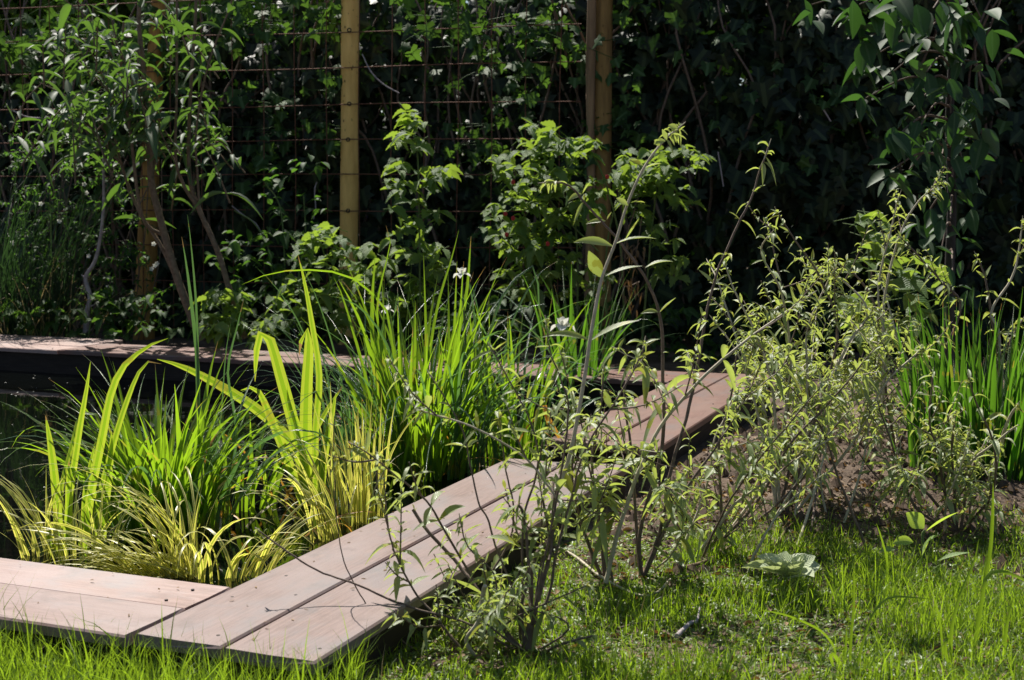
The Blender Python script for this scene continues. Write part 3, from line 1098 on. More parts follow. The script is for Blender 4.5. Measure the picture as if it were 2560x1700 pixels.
# 4 variegated sweet flag clumps on the near edge
specs = [
    ('tuft of striped sweet flag leaning left at the far left end of the near edge', (95, 1285), [
        dict(n=12, L=(.18, .29), lean=(.30, .12), bend=(.3, 1.2), W=(.005, .008), azc=pi, azs=.35, rad=(.03, .02)),
        dict(n=8, L=(.10, .2), lean=(.15, .10), bend=(.1, .9), W=(.005, .008), rad=(.04, .03))]),
    ('striped sweet flag between the broad iris blades at the left', (165, 1300), [
        dict(n=30, L=(.10, .20), lean=(.16, .15), bend=(.1, 1.2), W=(.0045, .007), rad=(.09, .03))]),
    ('striped sweet flag arching left over the near edging in a flat mound', (385, 1335), [
        dict(n=74, L=(.13, .29), lean=(.85, .2), bend=(.8, 1.5), W=(.0045, .0075), azc=pi, azs=.35, rad=(.10, .025)),
        dict(n=8, L=(.12, .2), lean=(.5, .3), bend=(.7, 1.5), W=(.004, .006), rad=(.06, .02), azc=pi + .6, azs=.3)]),
    ('tall striped sweet flag with long thin arching blades left of the deck corner', (425, 1335), [
        dict(n=26, L=(.22, .42), lean=(.10, .10), bend=(1., 2.6), W=(.004, .006), azc=pi - .2, azs=.8, rad=(.035, .025)),
        dict(n=7, L=(.15, .25), lean=(.05, .05), bend=(.1, .5), W=(.004, .006), rad=(.02, .02))]),
    ('pale striped sweet flag with drooping tips just left of the deck corner', (505, 1345), [
        dict(n=15, L=(.12, .26), lean=(.12, .12), bend=(1.5, 3.0), W=(.006, .009), rad=(.06, .02), azs=.9, azc=0.)]),
    ('yellow striped sweet flag fanning right beside the deck corner', (585, 1340), [
        dict(n=15, L=(.12, .24), lean=(.42, .2), bend=(.5, 1.4), W=(.005, .0078), azc=.15, azs=.35, rad=(.03, .02))]),
    ('striped sweet flag leaning left beside the walkway edge', (748, 1250), [
        dict(n=26, L=(.16, .32), lean=(.20, .14), bend=(.4, 2.1), W=(.005, .008), azc=pi, azs=.7, rad=(.06, .03))]),
    ('upright bright yellow striped sweet flag in the middle of the walkway edge', (828, 1212), [
        dict(n=34, L=(.20, .33), lean=(.05, .05), bend=(.02, .4), W=(.0055, .008), rad=(.06, .03)),
        dict(n=10, L=(.24, .32), lean=(.08, .05), bend=(.8, 2.), W=(.004, .006), rad=(.05, .03))]),
]
for lab, b_, sub in specs:
    c_ = D([b_])[0]
    w_ = gp(*c_, .01)
    o = plant('sweet_flag', lab, 'sweet flag', w_, 'variegated sweet flags along the near edge')
    g = Geo()
    for s_ in sub:
        s_ = dict(s_)
        clump(g, c_, w_[1] + .02, K=12, twist=None, **s_)
    g.build('blades', M_var, o)

# 5 large central clump
for lab, b_, sub, mt in (
        ('large clump of tall bright green reed-like blades in the centre of the pond', (975, 1090), [
            dict(n=90, L=(.34, .60), lean=(.06, .07), bend=(.02, .8), W=(.009, .016), rad=(.14, .10)),
            dict(n=75, L=(.24, .50), lean=(.14, .12), bend=(.3, 1.8), W=(.007, .012), rad=(.15, .12)),
            dict(n=75, L=(.42, .68), lean=(.16, .10), bend=(1.2, 2.8), W=(.005, .009), rad=(.16, .10))], M_sedge),
        ('upright iris-like clump right of centre behind the shrub twigs', (1180, 1075), [
            dict(n=30, L=(.26, .50), lean=(.07, .07), bend=(.05, .8), W=(.009, .016), rad=(.07, .08)),
            dict(n=28, L=(.34, .62), lean=(.15, .1), bend=(.9, 2.7), W=(.006, .009), rad=(.12, .09))], M_sedge),
        ('clump of blue-green iris blades by the far end of the walkway', (1330, 930), [
            dict(n=34, L=(.30, .55), lean=(.10, .09), bend=(.05, .7), W=(.011, .018), rad=(.13, .12)),
            dict(n=12, L=(.4, .6), lean=(.2, .1), bend=(.9, 2.2), W=(.007, .012), rad=(.12, .12))], M_iris2),
        ('loose clump of rushes left of centre behind the folded iris', (840, 1040), [
            dict(n=60, L=(.22, .42), lean=(.15, .12), bend=(.4, 2.2), W=(.005, .009), rad=(.15, .10)),
            dict(n=24, L=(.35, .6), lean=(.12, .1), bend=(.2, 1.8), W=(.005, .008), rad=(.12, .10))], M_sedge2)):
    c_ = D([b_])[0]
    w_ = gp(*c_, .01)
    o = plant('reed_clump', lab, 'reeds', w_, GRP)
    g = Geo()
    if len(sub) > 1:
        clump(g, c_, w_[1], K=13, **sub[-1])
        g.build('arching_blades', M_sedge2, o)
        g = Geo()
        sub = sub[:-1]
    for s_ in sub:
        clump(g, c_, w_[1], K=11, **s_)
    if b_[0] == 975:
        for pts, wp, fc in (([(960, 1080), (985, 850), (1010, 700), (1040, 600), (1058, 530)], 8, .3), ([(1000, 1080), (1050, 800), (1075, 680), (1086, 545)], 11, .3),
                            ([(900, 1090), (890, 950), (862, 820), (858, 700), (865, 590)], 12, .2), ([(880, 1090), (850, 900), (795, 700), (770, 640)], 8, .2),
                            ([(930, 1090), (900, 760), (870, 690), (800, 635), (700, 622), (620, 632), (558, 656)], 7, .7),
                            ([(915, 1100), (893, 960), (880, 820), (870, 700), (900, 560), (890, 520)], 6, .2),
                            ([(905, 1110), (897, 1000), (885, 900), (862, 810)], 22, .2), ([(950, 1100), (938, 1000), (915, 920), (895, 880)], 24, .15)):
            px_blade((o, mt), D(pts), w_[1] - .1 + rng.uniform(0, .12), wp, fc, rng.random(), z0=WZ)
    g.build('blades', mt, o)
    if b_[0] == 1180:
        g = Geo()
        for pts, wp, fc in (([(1180, 1080), (1160, 900), (1175, 760), (1235, 640), (1290, 600)], 7, .6), ([(1150, 1080), (1120, 850), (1150, 700), (1200, 630), (1238, 618), (1242, 700), (1262, 800)], 8, .6),
                            ([(1120, 1080), (1105, 900), (1120, 780), (1200, 715), (1260, 700)], 8, .8), ([(1080, 1060), (1100, 850), (1090, 700), (1080, 640), (1100, 700), (1106, 790)], 7, .8)):
            px_blade((o, M_sedge2), D(pts), w_[1] + rng.uniform(-.05, .12), wp, fc, rng.random(), z0=WZ)

# dead orange blades
o = plant('withered_iris', 'withered orange-yellow and straw blades lying among the green pond plants', 'iris', gp(*D([(640, 1150)])[0], .01))
g = Geo()
for pts, wp in (([(640, 1160), (600, 1100), (570, 1050), (530, 1010), (500, 990)], 6), ([(655, 1160), (668, 1130), (690, 1100), (640, 1060)], 9), ([(1290, 1010), (1262, 960), (1255, 930), (1262, 980)], 12), ([(700, 1170), (660, 1130), (640, 1090)], 6)):
    px_blade((o, M_wither), D(pts), Y2 + .03, wp, .4, .9)


for q_, n_ in (((375, 1225), 10), ((975, 1090), 16), ((1180, 1075), 8), ((748, 1250), 8), ((840, 1040), 10), ((520, 1180), 8)):
    c_ = D([q_])[0]
    g = Geo()
    yy = gp(*c_, .01)[1]
    for j in range(n_):
        b_ = at(c_[0], c_[1], yy)
        b_ = np.array([[b_[0] + rng.normal(0, .09), b_[1] + rng.normal(0, .06), .0]])
        g = Geo()
        g.blades(b_, rng.uniform(0, 2 * pi, 1), np.abs(rng.normal(.5, .3, 1)), rng.uniform(.5, 2.4, 1), rng.uniform(.12, .34, 1), rng.uniform(.004, .009, 1), K=9)
        g.build('blade', M_wither if rng.random() < .5 else M_drygr, o)

# right iris on the soil
c_ = D([(2255, 1095)])[0]
w_ = gp(*c_, GZ)
o = plant('iris_clump', 'tall dark green iris clump growing in the soil at the right edge behind the shrubs', 'iris', w_)
g = Geo()
gz0 = gz(w_[0], w_[1])
clump(g, c_, w_[1], (.17, .12), 165, (.26, .50), (.10, .07), (.02, .5), (.009, .015), K=9, zb=.02)
clump(g, D([(2330, 1080)])[0], w_[1] + .1, (.12, .1), 60, (.24, .42), (.08, .06), (.02, .5), (.008, .013), K=9, zb=.02)
clump(g, c_, w_[1], (.2, .12), 40, (.15, .3), (.25, .15), (.1, 1.2), (.006, .011), K=9, zb=.02)
g.build('blades', M_iris2, o)


# iris flowers
def flower(label, px, Y, s, parent_stalk=True):
    p = at(*px, Y)
    o = thing('iris_flower', label, 'flower', (p[0], p[1], .01))
    g = Geo()
    n = 3
    for k in range(6):
        a = k * pi / 3 + .4
        up_ = k % 2
        d = np.array([[cos(a), sin(a) * .8, .35 + .7 * up_]])
        g.leaves(p[None], d, s * (1 if not up_ else .7), s * .75, droop=.75 if not up_ else -.1, K=7, fold=.3, prof=[.3, .5, .9, 1, .9, .5, .1], tint=[.5])
    g.build('petals', M_wfl, o)
    g = Geo()
    g.tube(smooth([[p[0] + .01, p[1], .0], [p[0] + .012, p[1], p[2] * .5], p - [0, 0, .005]], 5), [.004, .0025], 6)
    g.build('stalk', M_greenst, o)


flower('white iris flower at the top of the tall central blades', D([(1065, 632)])[0], 3.38, .028)
flower('drooping white iris flower low behind the main shrub stem', D([(1297, 752)])[0], 4.45, .05)
flower('small pale iris flower half hidden among rushes left of centre', D([(893, 715)])[0], 3.6, .022)

# ------------------------------------------------------------------ buddleja shrubs
LANC = [.12, .5, .85, 1, .9, .68, .4, .05]


class Shrub:
    def __init__(s, base_px, name, label, cat, group=None, Y=None):
        s.b = gp(*base_px, GZ) if Y is None else at(base_px[0], base_px[1], Y)
        if Y is not None:
            s.b[2] = 0
        s.b[2] = gz(s.b[0], s.b[1]) if Y is None else 0
        s.o = thing(name, label, cat, s.b, group)
        s.w, s.w2, s.l = Geo(), Geo(), Geo()
        s.parts = []
        s.paths = []

    def path(s, pts, Y0, Y1):
        n = len(pts)
        return smooth([at(x_, y_, Y0 + (Y1 - Y0) * i / (n - 1)) for i, (x_, y_) in enumerate(pts)], 5)

    def pairs(s, P, L0, L1, node, start=.1, wr=.25, tuft=0., droop=.5, jit=.25):
        d = np.r_[0, np.cumsum(np.linalg.norm(np.diff(P, axis=0), axis=1))]
        tot = d[-1]
        pos = []
        q = start * tot
        while q < tot:
            pos.append(q)
            q += node * rng.uniform(.75, 1.3) * (1.15 - .5 * q / tot)
        if not pos:
            return
        pos = np.array(pos)
        C = np.stack([np.interp(pos, d, P[:, k]) for k in range(3)], 1)
        T = nrm(np.gradient(P, axis=0))
        T = nrm(np.stack([np.interp(pos, d, T[:, k]) for k in range(3)], 1))
        a = (np.arange(len(pos)) % 2) * pi / 2 + rng.uniform(0, .6) + rng.normal(0, .3, len(pos))
        ref = nrm(np.cross(T, [.2, 1, .1]))
        b = np.cross(T, ref)
        Bs, ds, Ls = [], [], []
        fr = pos / tot
        L = L0 + (L1 - L0) * fr
        for sg in (1, -1):
            rad = (ref * np.cos(a)[:, None] + b * np.sin(a)[:, None]) * sg
            dd = nrm(rad * rng.uniform(.8, 1.1, (len(pos), 1)) + T * rng.uniform(.2, .8, (len(pos), 1)) + rng.normal(0, jit, (len(pos), 3)))
            ok = rng.random(len(pos)) < .88
            Bs.append(C[ok])
            ds.append(dd[ok])
            Ls.append((L * rng.uniform(.8, 1.5, len(pos)))[ok])
            if tuft:
                for k in range(2):
                    ok = rng.random(len(pos)) < tuft
                    Bs.append(C[ok])
                    ds.append(nrm(rad + T * .9 + rng.normal(0, .5, T.shape))[ok])
                    Ls.append((L * rng.uniform(.3, .55, len(pos)))[ok])
        B, dd, L = np.vstack(Bs), np.vstack(ds), np.concatenate(Ls)
        s.l.leaves(B, dd, L, L * wr * rng.uniform(.8, 1.2, len(L)), droop=rng.uniform(.0, droop * 1.7, len(L)), K=7, prof=LANC, fold=.45, wave=.12)

    def tip(s, p, T, sz, n=7):
        B = np.repeat(p[None], n, 0) - T[None] * rng.uniform(0, sz * .8, (n, 1))
        dd = nrm(T[None] * .7 + rng.normal(0, .7, (n, 3)))
        L = rng.uniform(.5, 1, n) * sz
        s.l.leaves(B, dd, L, L * .3, droop=.7, K=6, prof=LANC, fold=.6)
        s.w2.tube([p - T * sz * .6, p + T * sz * .4], [.0016, .0006], 5)

    def flush(s):
        for q in ('w', 'w2'):
            if getattr(s, q).n:
                s.parts.append((q, getattr(s, q)))
                setattr(s, q, Geo())

    def stem(s, pts, Y0, Y1, r0=.004, r1=.0015, L=(.06, .025), node=.055, start=.3, light=False, twigs=0, tuft=.6, tip=.02, leaves=True, droop=.5, wr=.25, to_ground=False):
        P = s.path(pts, Y0, Y1)
        if to_ground:
            P = np.vstack([[P[0][0], P[0][1], min(P[0][2], 0) - .02], P])
        P = P + np.cumsum(rng.normal(0, .0006, P.shape), 0)
        (s.w2 if light else s.w).tube(P, [r0, r1], 6)
        if leaves:
            s.pairs(P, L[0], L[1], node, start, tuft=tuft, droop=droop, wr=wr)
            if tip:
                s.tip(P[-1], nrm(P[-1] - P[-3]), tip)
        for k in range(twigs):
            i = rng.integers(int(len(P) * .15), len(P) - 3)
            T = nrm(P[i + 1] - P[i])
            ln = rng.uniform(.05, .14)
            dd = nrm(T * .6 + rng.normal(0, .55, 3) + [0, 0, .3])
            q = smooth([P[i], P[i] + dd * ln * .5, P[i] + dd * ln + [0, 0, .2 * ln]], 3)
            s.w.tube(q, [.0016, .0008], 5)
            s.pairs(q, .032, .018, .016, .15, tuft=.5, droop=.6)
        s.flush()
        if leaves:
            s.paths.append(P)
        return P

    def fill(s, n, tgt, Y, L=(.042, .02), node=.022, spread=.25, start=.3, r0=.0035, base_r=.05, light=.6, twigs=1, avoid=(1400, 1880, 900, 1120)):
        for k in range(n):
            x0, x1, y0, y1 = tgt
            T = at(rng.uniform(x0, x1), rng.uniform(y0, y1), Y + rng.normal(0, spread))
            if avoid is not None:
                for _ in range(6):
                    tx, ty = (float(q) for q in proj(T))
                    if avoid[0] < tx < avoid[1] and avoid[2] < ty < avoid[3]:
                        T = at(rng.uniform(x0, x1), rng.uniform(y0, y1), Y + rng.normal(0, spread))
            b = s.b + np.array([rng.normal(0, base_r), rng.normal(0, base_r), -.01])
            br = k % 5 and s.paths
            if br:
                cand = np.vstack([q[int(len(q) * .12):int(len(q) * .75)] for q in s.paths])
                cand = cand[cand[:, 2] < T[2] - .03]
                if len(cand):
                    dd = np.linalg.norm((cand - T) * [1, .8, .8], axis=1)
                    b = cand[np.argsort(dd)[rng.integers(0, min(12, len(dd)))]]
            m1 = b * .6 + T * .4 + np.array([rng.normal(0, .015), rng.normal(0, .015), .0])
            m2 = b * .3 + T * .7 + np.array([rng.normal(0, .015), rng.normal(0, .015), .01])
            P = smooth([b, m1, m2, T], 6)
            P = P + np.cumsum(rng.normal(0, .0012, P.shape), 0)
            li = rng.random() < light
            (s.w2 if li else s.w).tube(P, [r0 * rng.uniform(.6, .9) * (.55 if br else 1), .0009], 6)
            s.pairs(P, L[0], L[1], node, (.12 if br else start) * rng.uniform(.8, 1.4), tuft=.5, droop=.55)
            s.tip(P[-1], nrm(P[-1] - P[-3]), .016, 6)
            for j in range(rng.integers(0, twigs + 2)):
                i = rng.integers(len(P) // 3, len(P) - 2)
                T_ = nrm(P[i + 1] - P[i])
                ln = rng.uniform(.05, .13)
                dd = nrm(T_ * .7 + rng.normal(0, .6, 3) + [0, 0, .2])
                q = smooth([P[i], P[i] + dd * ln * .5, P[i] + dd * ln + [0, 0, .15 * ln]], 3)
                s.w.tube(q, [.0014, .0007], 5)
                s.pairs(q, L[0] * .8, L[1] * .8, node * .8, .1, tuft=.4, droop=.6)
            s.flush()

    def done(s, mleaf=None, mw=None, mw2=None):
        s.flush()
        for q, gq in s.parts:
            gq.build('stem', (mw or M_stemd) if q == 'w' else (mw2 or M_steml), s.o)
        if s.l.n:
            s.l.build('foliage', mleaf or M_bud, s.o)


GS = 'grey-green shrubs beside the walkway'
# --- B1 front shrub
YB = 1.90
s = Shrub((1318, 1640), 'butterfly_bush', 'nearest twiggy shrub before the walkway with one very long stem rising to the top', 'shrub', GS)
px = [(1316, 1640), (1335, 1540), (1350, 1480), (1375, 1380), (1390, 1240), (1426, 1132), (1459, 958), (1475, 850), (1488, 775), (1505, 694), (1540, 602), (1567, 515), (1605, 428), (1654, 358), (1702, 315)]
P = s.path(px, YB, YB + .12)
s.w.tube(P[:22], [.0038, .0033], 7)
s.w2.tube(P[21:], [.0033, .0016], 7)
s.tip(P[-1], nrm(P[-1] - P[-3]), .026, 14)
s.tip(P[-3], nrm(P[-1] - P[-3]), .024, 8)


def Z1(p):  # crop of [1200,300,1800,900]
    return (1200 + p[0] * .3827, 300 + p[1] * .3827)


def hero(s, a, b, Y, wpx, droop_px=0., roll=.5, tint=.6, dY=0.):
    """one leaf from base px a to tip px b"""
    A = at(*a, Y)
    B_ = at(*b, Y + dY)
    d = B_ - A
    L = np.linalg.norm(d)
    dr = droop_px
    d2 = d / L + np.array([0, 0, dr])
    s.l.leaves(A[None], d2[None], L * np.linalg.norm(d2), wpx * Y / FPX, droop=dr / np.linalg.norm(d2), K=9, prof=LANC, fold=.3, roll=[roll], tint=[tint], up=np.array([[0, -.6, 1.]]))


YH = YB + .09
for a, b, wpx, dr, ro, ti in (
        ((800, 1030), (710, 855), 42, .1, 1.2, .2), ((820, 1020), (1060, 955), 20, .22, .3, .3), ((715, 1440), (400, 1420), 20, .42, .3, .3), ((725, 1440), (1040, 1310), 24, .25, .2, .4),
        ((865, 825), (610, 800), 24, .35, .5, .9), ((880, 810), (1150, 775), 20, .3, .4, .5), ((950, 780), (1040, 640), 26, -.1, .9, .8), ((965, 560), (890, 510), 16, .2, .6, .9), ((985, 540), (1080, 540), 18, .3, .6, .95),
        ((1065, 300), (970, 260), 14, .3, .6, .95), ((1080, 310), (1190, 285), 16, .2, .5, .95), ((1170, 170), (1140, 130), 16, .5, .6, .9), ((1220, 130), (1190, 60), 12, .2, .6, .9), ((1260, 90), (1350, 130), 16, .4, .6, .8), ((1210, 140), (1135, 160), 16, .5, .6, .9), ((1290, 60), (1230, 35), 16, .3, .6, .8), ((1240, 120), (1270, 165), 16, .3, .8, .9), ((1300, 70), (1340, 40), 14, .1, .8, .6)):
    hero(s, Z1(a), Z1(b), YH, wpx, dr, ro, ti)
for c, pts, r0, r1, st, nd, LL, kw in (
        (0, [(1340, 1560), (1329, 1497), (1334, 1392), (1382, 1327)], .007, .005, 2, .1, (.05, .03), dict(leaves=False)),
        (0, [(1375, 1400), (1383, 1300), (1383, 1202)], .004, .0035, 2, .1, (.05, .03), dict(leaves=False)),
        (0, [(1318, 1630), (1277, 1592), (1215, 1500), (1182, 1452), (1149, 1414), (1074, 1332), (1036, 1278)], .0055, .004, .75, .05, (.035, .02), dict(tip=0)),
        (0, [(1240, 1700), (1222, 1679), (1168, 1609), (1190, 1560), (1204, 1500), (1209, 1473)], .006, .004, 2, .1, (.05, .03), dict(leaves=False, light=True)),
        (0, [(1300, 1620), (1240, 1540), (1209, 1473), (1263, 1365), (1278, 1273), (1262, 1180), (1242, 1045)], .0035, .0015, .25, .05, (.055, .03), {}),
        (0, [(1182, 1452), (1106, 1322), (1052, 1240), (954, 1159), (878, 1110)], .0035, .0015, .15, .03, (.05, .025), dict(twigs=2)),
        (0, [(1310, 1640), (1160, 1560), (1019, 1522), (895, 1468), (808, 1435), (720, 1380), (640, 1322)], .0035, .0018, .97, .02, (.02, .012), dict(tip=.008)),
        (0, [(1215, 1690), (1084, 1640), (1008, 1598), (943, 1538), (895, 1468), (857, 1381), (838, 1250), (835, 1120), (842, 1040)], .0022, .0010, .97, .05, (.02, .01), dict(tip=0)),
        (0, [(1215, 1690), (1128, 1592), (1084, 1533), (1046, 1490), (992, 1392), (976, 1338), (943, 1219), (938, 1120)], .004, .0014, .45, .02, (.045, .02), dict(twigs=5)),
        (0, [(1300, 1600), (1290, 1500), (1247, 1381), (1225, 1311), (1198, 1251), (1176, 1153), (1149, 1056), (1074, 931)], .0032, .0014, .7, .07, (.045, .02), dict(tip=.015)),
        (0, [(1400, 1260), (1340, 1175), (1280, 1126), (1182, 1072), (1041, 1023), (1020, 960)], .003, .0016, .55, .04, (.045, .02), dict(light=True, twigs=2)),
        (0, [(1318, 1640), (1370, 1500), (1390, 1400), (1430, 1260), (1459, 1153), (1497, 1078), (1551, 991), (1605, 883), (1612, 850)], .004, .0015, .3, .035, (.055, .025), dict(twigs=3)),
        (0, [(1330, 1560), (1400, 1200), (1421, 1029), (1400, 958), (1370, 880), (1360, 800)], .003, .0012, .35, .05, (.05, .02), {}),
        (0, [(1310, 1600), (1312, 1316), (1345, 1197), (1348, 1121), (1329, 1045), (1280, 953), (1230, 870)], .0032, .0014, .3, .045, (.055, .025), dict(twigs=2)),
        (0, [(1318, 1645), (1360, 1640), (1400, 1615), (1480, 1592)], .0045, .0025, .8, .03, (.04, .03), {}),
        (0, [(1310, 1650), (1260, 1620), (1210, 1590), (1150, 1560)], .004, .002, .4, .04, (.04, .03), dict(twigs=3)),
        (0, [(1318, 1640), (1300, 1530), (1320, 1430), (1306, 1290), (1291, 1262)], .004, .003, .8, .04, (.04, .03), dict(tip=0)),
        (0, [(1318, 1640), (1280, 1600), (1250, 1560), (1240, 1440), (1180, 1370), (1160, 1300)], .003, .0014, .4, .02, (.04, .025), dict(twigs=4)),
        (0, [(1330, 1580), (1350, 1420), (1370, 1330), (1360, 1230), (1385, 1130)], .003, .0014, .4, .035, (.045, .025), dict(twigs=3))):
    s.stem(pts, YB, YB + rng.uniform(-.12, .12), r0 * .62, r1 * .75, LL, nd, st, **kw)
for c in range(4):
    s.stem([(1318 + rng.normal(0, 12), 1640), (1300 + rng.normal(0, 90), 1560), (1260 + rng.normal(0, 160), 1500 + rng.normal(0, 40))], YB, YB + rng.normal(0, .1), .002, .001, (.035, .02), .02, .4, twigs=1)
s.w.tube(smooth([at(1325, 1665, YB), at(1318, 1620, YB), at(1325, 1560, YB)], 4), [.008, .005], 8)
s.done()

# --- B2
YB = 2.28
s = Shrub((1600, 1452), 'butterfly_bush', 'leafy shrub at the walkway gap, one bare stem curving up left to a drooping tip', 'shrub', GS)
px = [(1605, 1452), (1600, 1330), (1640, 1180), (1659, 1067), (1659, 958), (1657, 850), (1649, 775), (1632, 721), (1605, 661), (1556, 596), (1513, 553), (1453, 488), (1415, 455), (1361, 450)]
P = s.stem(px, YB, YB - .1, .0038, .0016, (.03, .02), .12, .9, light=False, tuft=0, tip=.026)
s.tip(P[-2], nrm(P[-1] - P[-3]), .024, 8)
for a, b, wpx, dr, ro, ti in (((1080, 965), (1260, 925), 22, .35, .4, .4), ((1170, 1260), (1280, 1160), 24, .1, .8, .5), ((1165, 1255), (1050, 1265), 14, .4, .4, .5), ((665, 485), (575, 530), 16, .4, .5, .95),
                              ((670, 480), (720, 405), 18, .1, 1., .9), ((820, 660), (690, 680), 14, .3, .4, .9), ((830, 650), (860, 600), 14, .1, .8, .5), ((1195, 1520), (1240, 1525), 10, .5, .5, .5)):
    hero(s, Z1(a), Z1(b), YB - .07, wpx, dr, ro, ti)
px = [(1605, 1452), (1650, 1330), (1680, 1160), (1703, 1067), (1724, 975), (1746, 850), (1762, 775), (1789, 678), (1822, 602), (1865, 520), (1887, 461), (1914, 374)]
s.stem(px, YB, YB + .1, .0036, .0016, (.05, .022), .07, .5, light=False, tuft=.6, tip=.04)
px = [(1513, 1457), (1540, 1338), (1562, 1262), (1605, 1153), (1659, 1050), (1741, 953), (1822, 882), (1920, 807), (2020, 735)]
s.stem(px, YB - .08, YB - .05, .0042, .0018, (.06, .03), .06, .5, light=True, tuft=.7, tip=.035, twigs=2)
for pts in ([(1605, 1452), (1590, 1280), (1575, 1120), (1560, 980), (1606, 900)], [(1605, 1452), (1700, 1250), (1790, 1120), (1840, 1040)], [(1513, 1457), (1500, 1300), (1480, 1150), (1500, 1020), (1510, 900)],
            [(1513, 1457), (1460, 1330), (1430, 1210), (1440, 1100)]):
    s.stem(pts, YB, YB + rng.normal(0, .08), .0036, .0013, (.055, .025), .04, .3, twigs=2)
s.fill(13, (1380, 1760, 860, 1300), YB, spread=.12, L=(.05, .026), node=.028, start=.42)
s.done()

# --- B3
s = Shrub((1770, 1395), 'butterfly_bush', 'dense low shrub right of the walkway gap with thin brown stems leaning right', 'shrub', GS)
YB = s.b[1]
for pts in ([(1745, 1385), (1800, 1310), (1850, 1250), (1940, 1186), (2020, 1120)], [(1745, 1385), (1800, 1330), (1800, 1200), (1797, 1100), (1830, 960), (1840, 850)], [(1770, 1390), (1890, 1260), (1980, 1110), (2080, 1010), (2180, 890)],
            [(1780, 1390), (1900, 1230), (2010, 1140), (2110, 1080)]):
    s.stem(pts, YB, YB + rng.normal(0, .08), .0036, .0013, (.045, .02), .03, .4, twigs=3, light=rng.random() < .7)
s.fill(14, (1700, 2060, 900, 1200), YB, spread=.14, L=(.045, .022), node=.026, start=.42)
s.done()

# --- B4 the big shrub
s = Shrub((1950, 1310), 'butterfly_bush', 'largest dense grey-green shrub right of centre with many fine leafy shoots', 'shrub', GS)
YB = s.b[1] + .05
for pts, li in (([(1940, 1310), (1985, 1100), (1965, 1000), (1975, 850), (1962, 750), (1930, 590), (1925, 560)], False), ([(1931, 1310), (1960, 1050), (1975, 900), (1952, 740), (1900, 640), (1925, 590)], True),
                ([(1960, 1300), (2010, 1100), (2018, 950), (2015, 830), (2060, 720), (2085, 680)], True), ([(1960, 1300), (2020, 1100), (2095, 850), (2055, 700), (1990, 600), (1945, 530)], False),
                ([(1960, 1300), (2100, 900), (2170, 780), (2098, 690), (2065, 650)], True), ([(1960, 1310), (2120, 1120), (2210, 960), (2290, 880), (2300, 860)], True),
                ([(1950, 1300), (1905, 1000), (1850, 870), (1800, 720), (1770, 660)], True), ([(1950, 1300), (1935, 1000), (1900, 860), (1835, 720), (1810, 650)], True),
                ([(1950, 1300), (1900, 1050), (1850, 900), (1780, 800)], True)):
    s.stem(pts, YB, YB + rng.normal(.1, .12), .0036, .0013, (.045, .022), .035, .45, twigs=3, light=li, tip=.03)
s.fill(28, (1830, 2260, 740, 1080), YB + .15, spread=.22, L=(.046, .022), node=.028, base_r=.12, start=.5)
s.fill(6, (1860, 2220, 900, 1120), YB, spread=.15, L=(.044, .022), node=.026, base_r=.1, start=.5)
s.done()

# --- B4b tall shoots behind
s = Shrub((2180, 1130), 'butterfly_bush', 'shrub behind the largest one with two tall pale stems reaching the ivy on the right', 'shrub', GS)
YB = s.b[1]
for pts, li in (([(2200, 1130), (2208, 1000), (2210, 850), (2195, 720), (2230, 560), (2246, 490)], True), ([(2200, 1130), (2205, 900), (2212, 740), (2245, 600), (2290, 510), (2350, 460)], True),
                ([(2240, 1150), (2210, 950), (2190, 780), (2150, 700), (2100, 660), (2070, 650)], False), ([(2230, 1150), (2300, 1000), (2400, 780), (2350, 700), (2270, 610), (2250, 590)], False),
                ([(2330, 1180), (2290, 950), (2250, 860), (2215, 740), (2190, 680)], True)):
    s.stem(pts, YB, YB + rng.normal(0, .08), .0045, .0016, (.05, .025), .045, .35, twigs=3, light=li, tip=.035, tuft=.8)
s.fill(15, (2060, 2320, 760, 1080), YB, spread=.15, L=(.046, .024), node=.028)
s.done()

# --- B5
s = Shrub((2392, 1335), 'butterfly_bush', 'open low shrub at the right on bare soil with dark bare lower stems', 'shrub', GS)
YB = s.b[1]
for pts, li in (([(2392, 1327), (2386, 1230), (2381, 1110), (2385, 1060)], False), ([(2385, 1327), (2289, 1268), (2245, 1154), (2207, 1050), (2190, 1000)], False), ([(2392, 1335), (2440, 1327), (2475, 1250), (2480, 1160)], False),
                ([(2392, 1327), (2370, 1250), (2330, 1130), (2340, 1080)], False), ([(2392, 1327), (2360, 1230), (2345, 1130), (2320, 1060), (2330, 930)], False), ([(2392, 1330), (2300, 1220), (2200, 1200), (2130, 1110)], False),
                ([(2400, 1330), (2420, 1200), (2440, 1150), (2460, 1110)], False)):
    s.stem(pts, YB, YB + rng.normal(0, .06), .0036, .0013, (.04, .02), .03, .4, twigs=3, light=li)
s.stem([(2380, 1200), (2450, 1140), (2540, 1070)], YB, YB - .1, .003, .002, (.05, .03), .08, .7, light=True)
s.stem([(2470, 1215), (2500, 1130), (2520, 1060), (2550, 1010)], YB, YB - .1, .004, .0025, (.045, .03), .04, .55, light=True)
s.stem([(2392, 1330), (2460, 1270), (2490, 1200), (2480, 1100), (2440, 1010), (2420, 950)], YB, YB - .15, .003, .0015, (.055, .03), .05, .5)
s.fill(14, (2140, 2470, 1040, 1220), YB, spread=.12, L=(.04, .02), node=.024)
s.done()

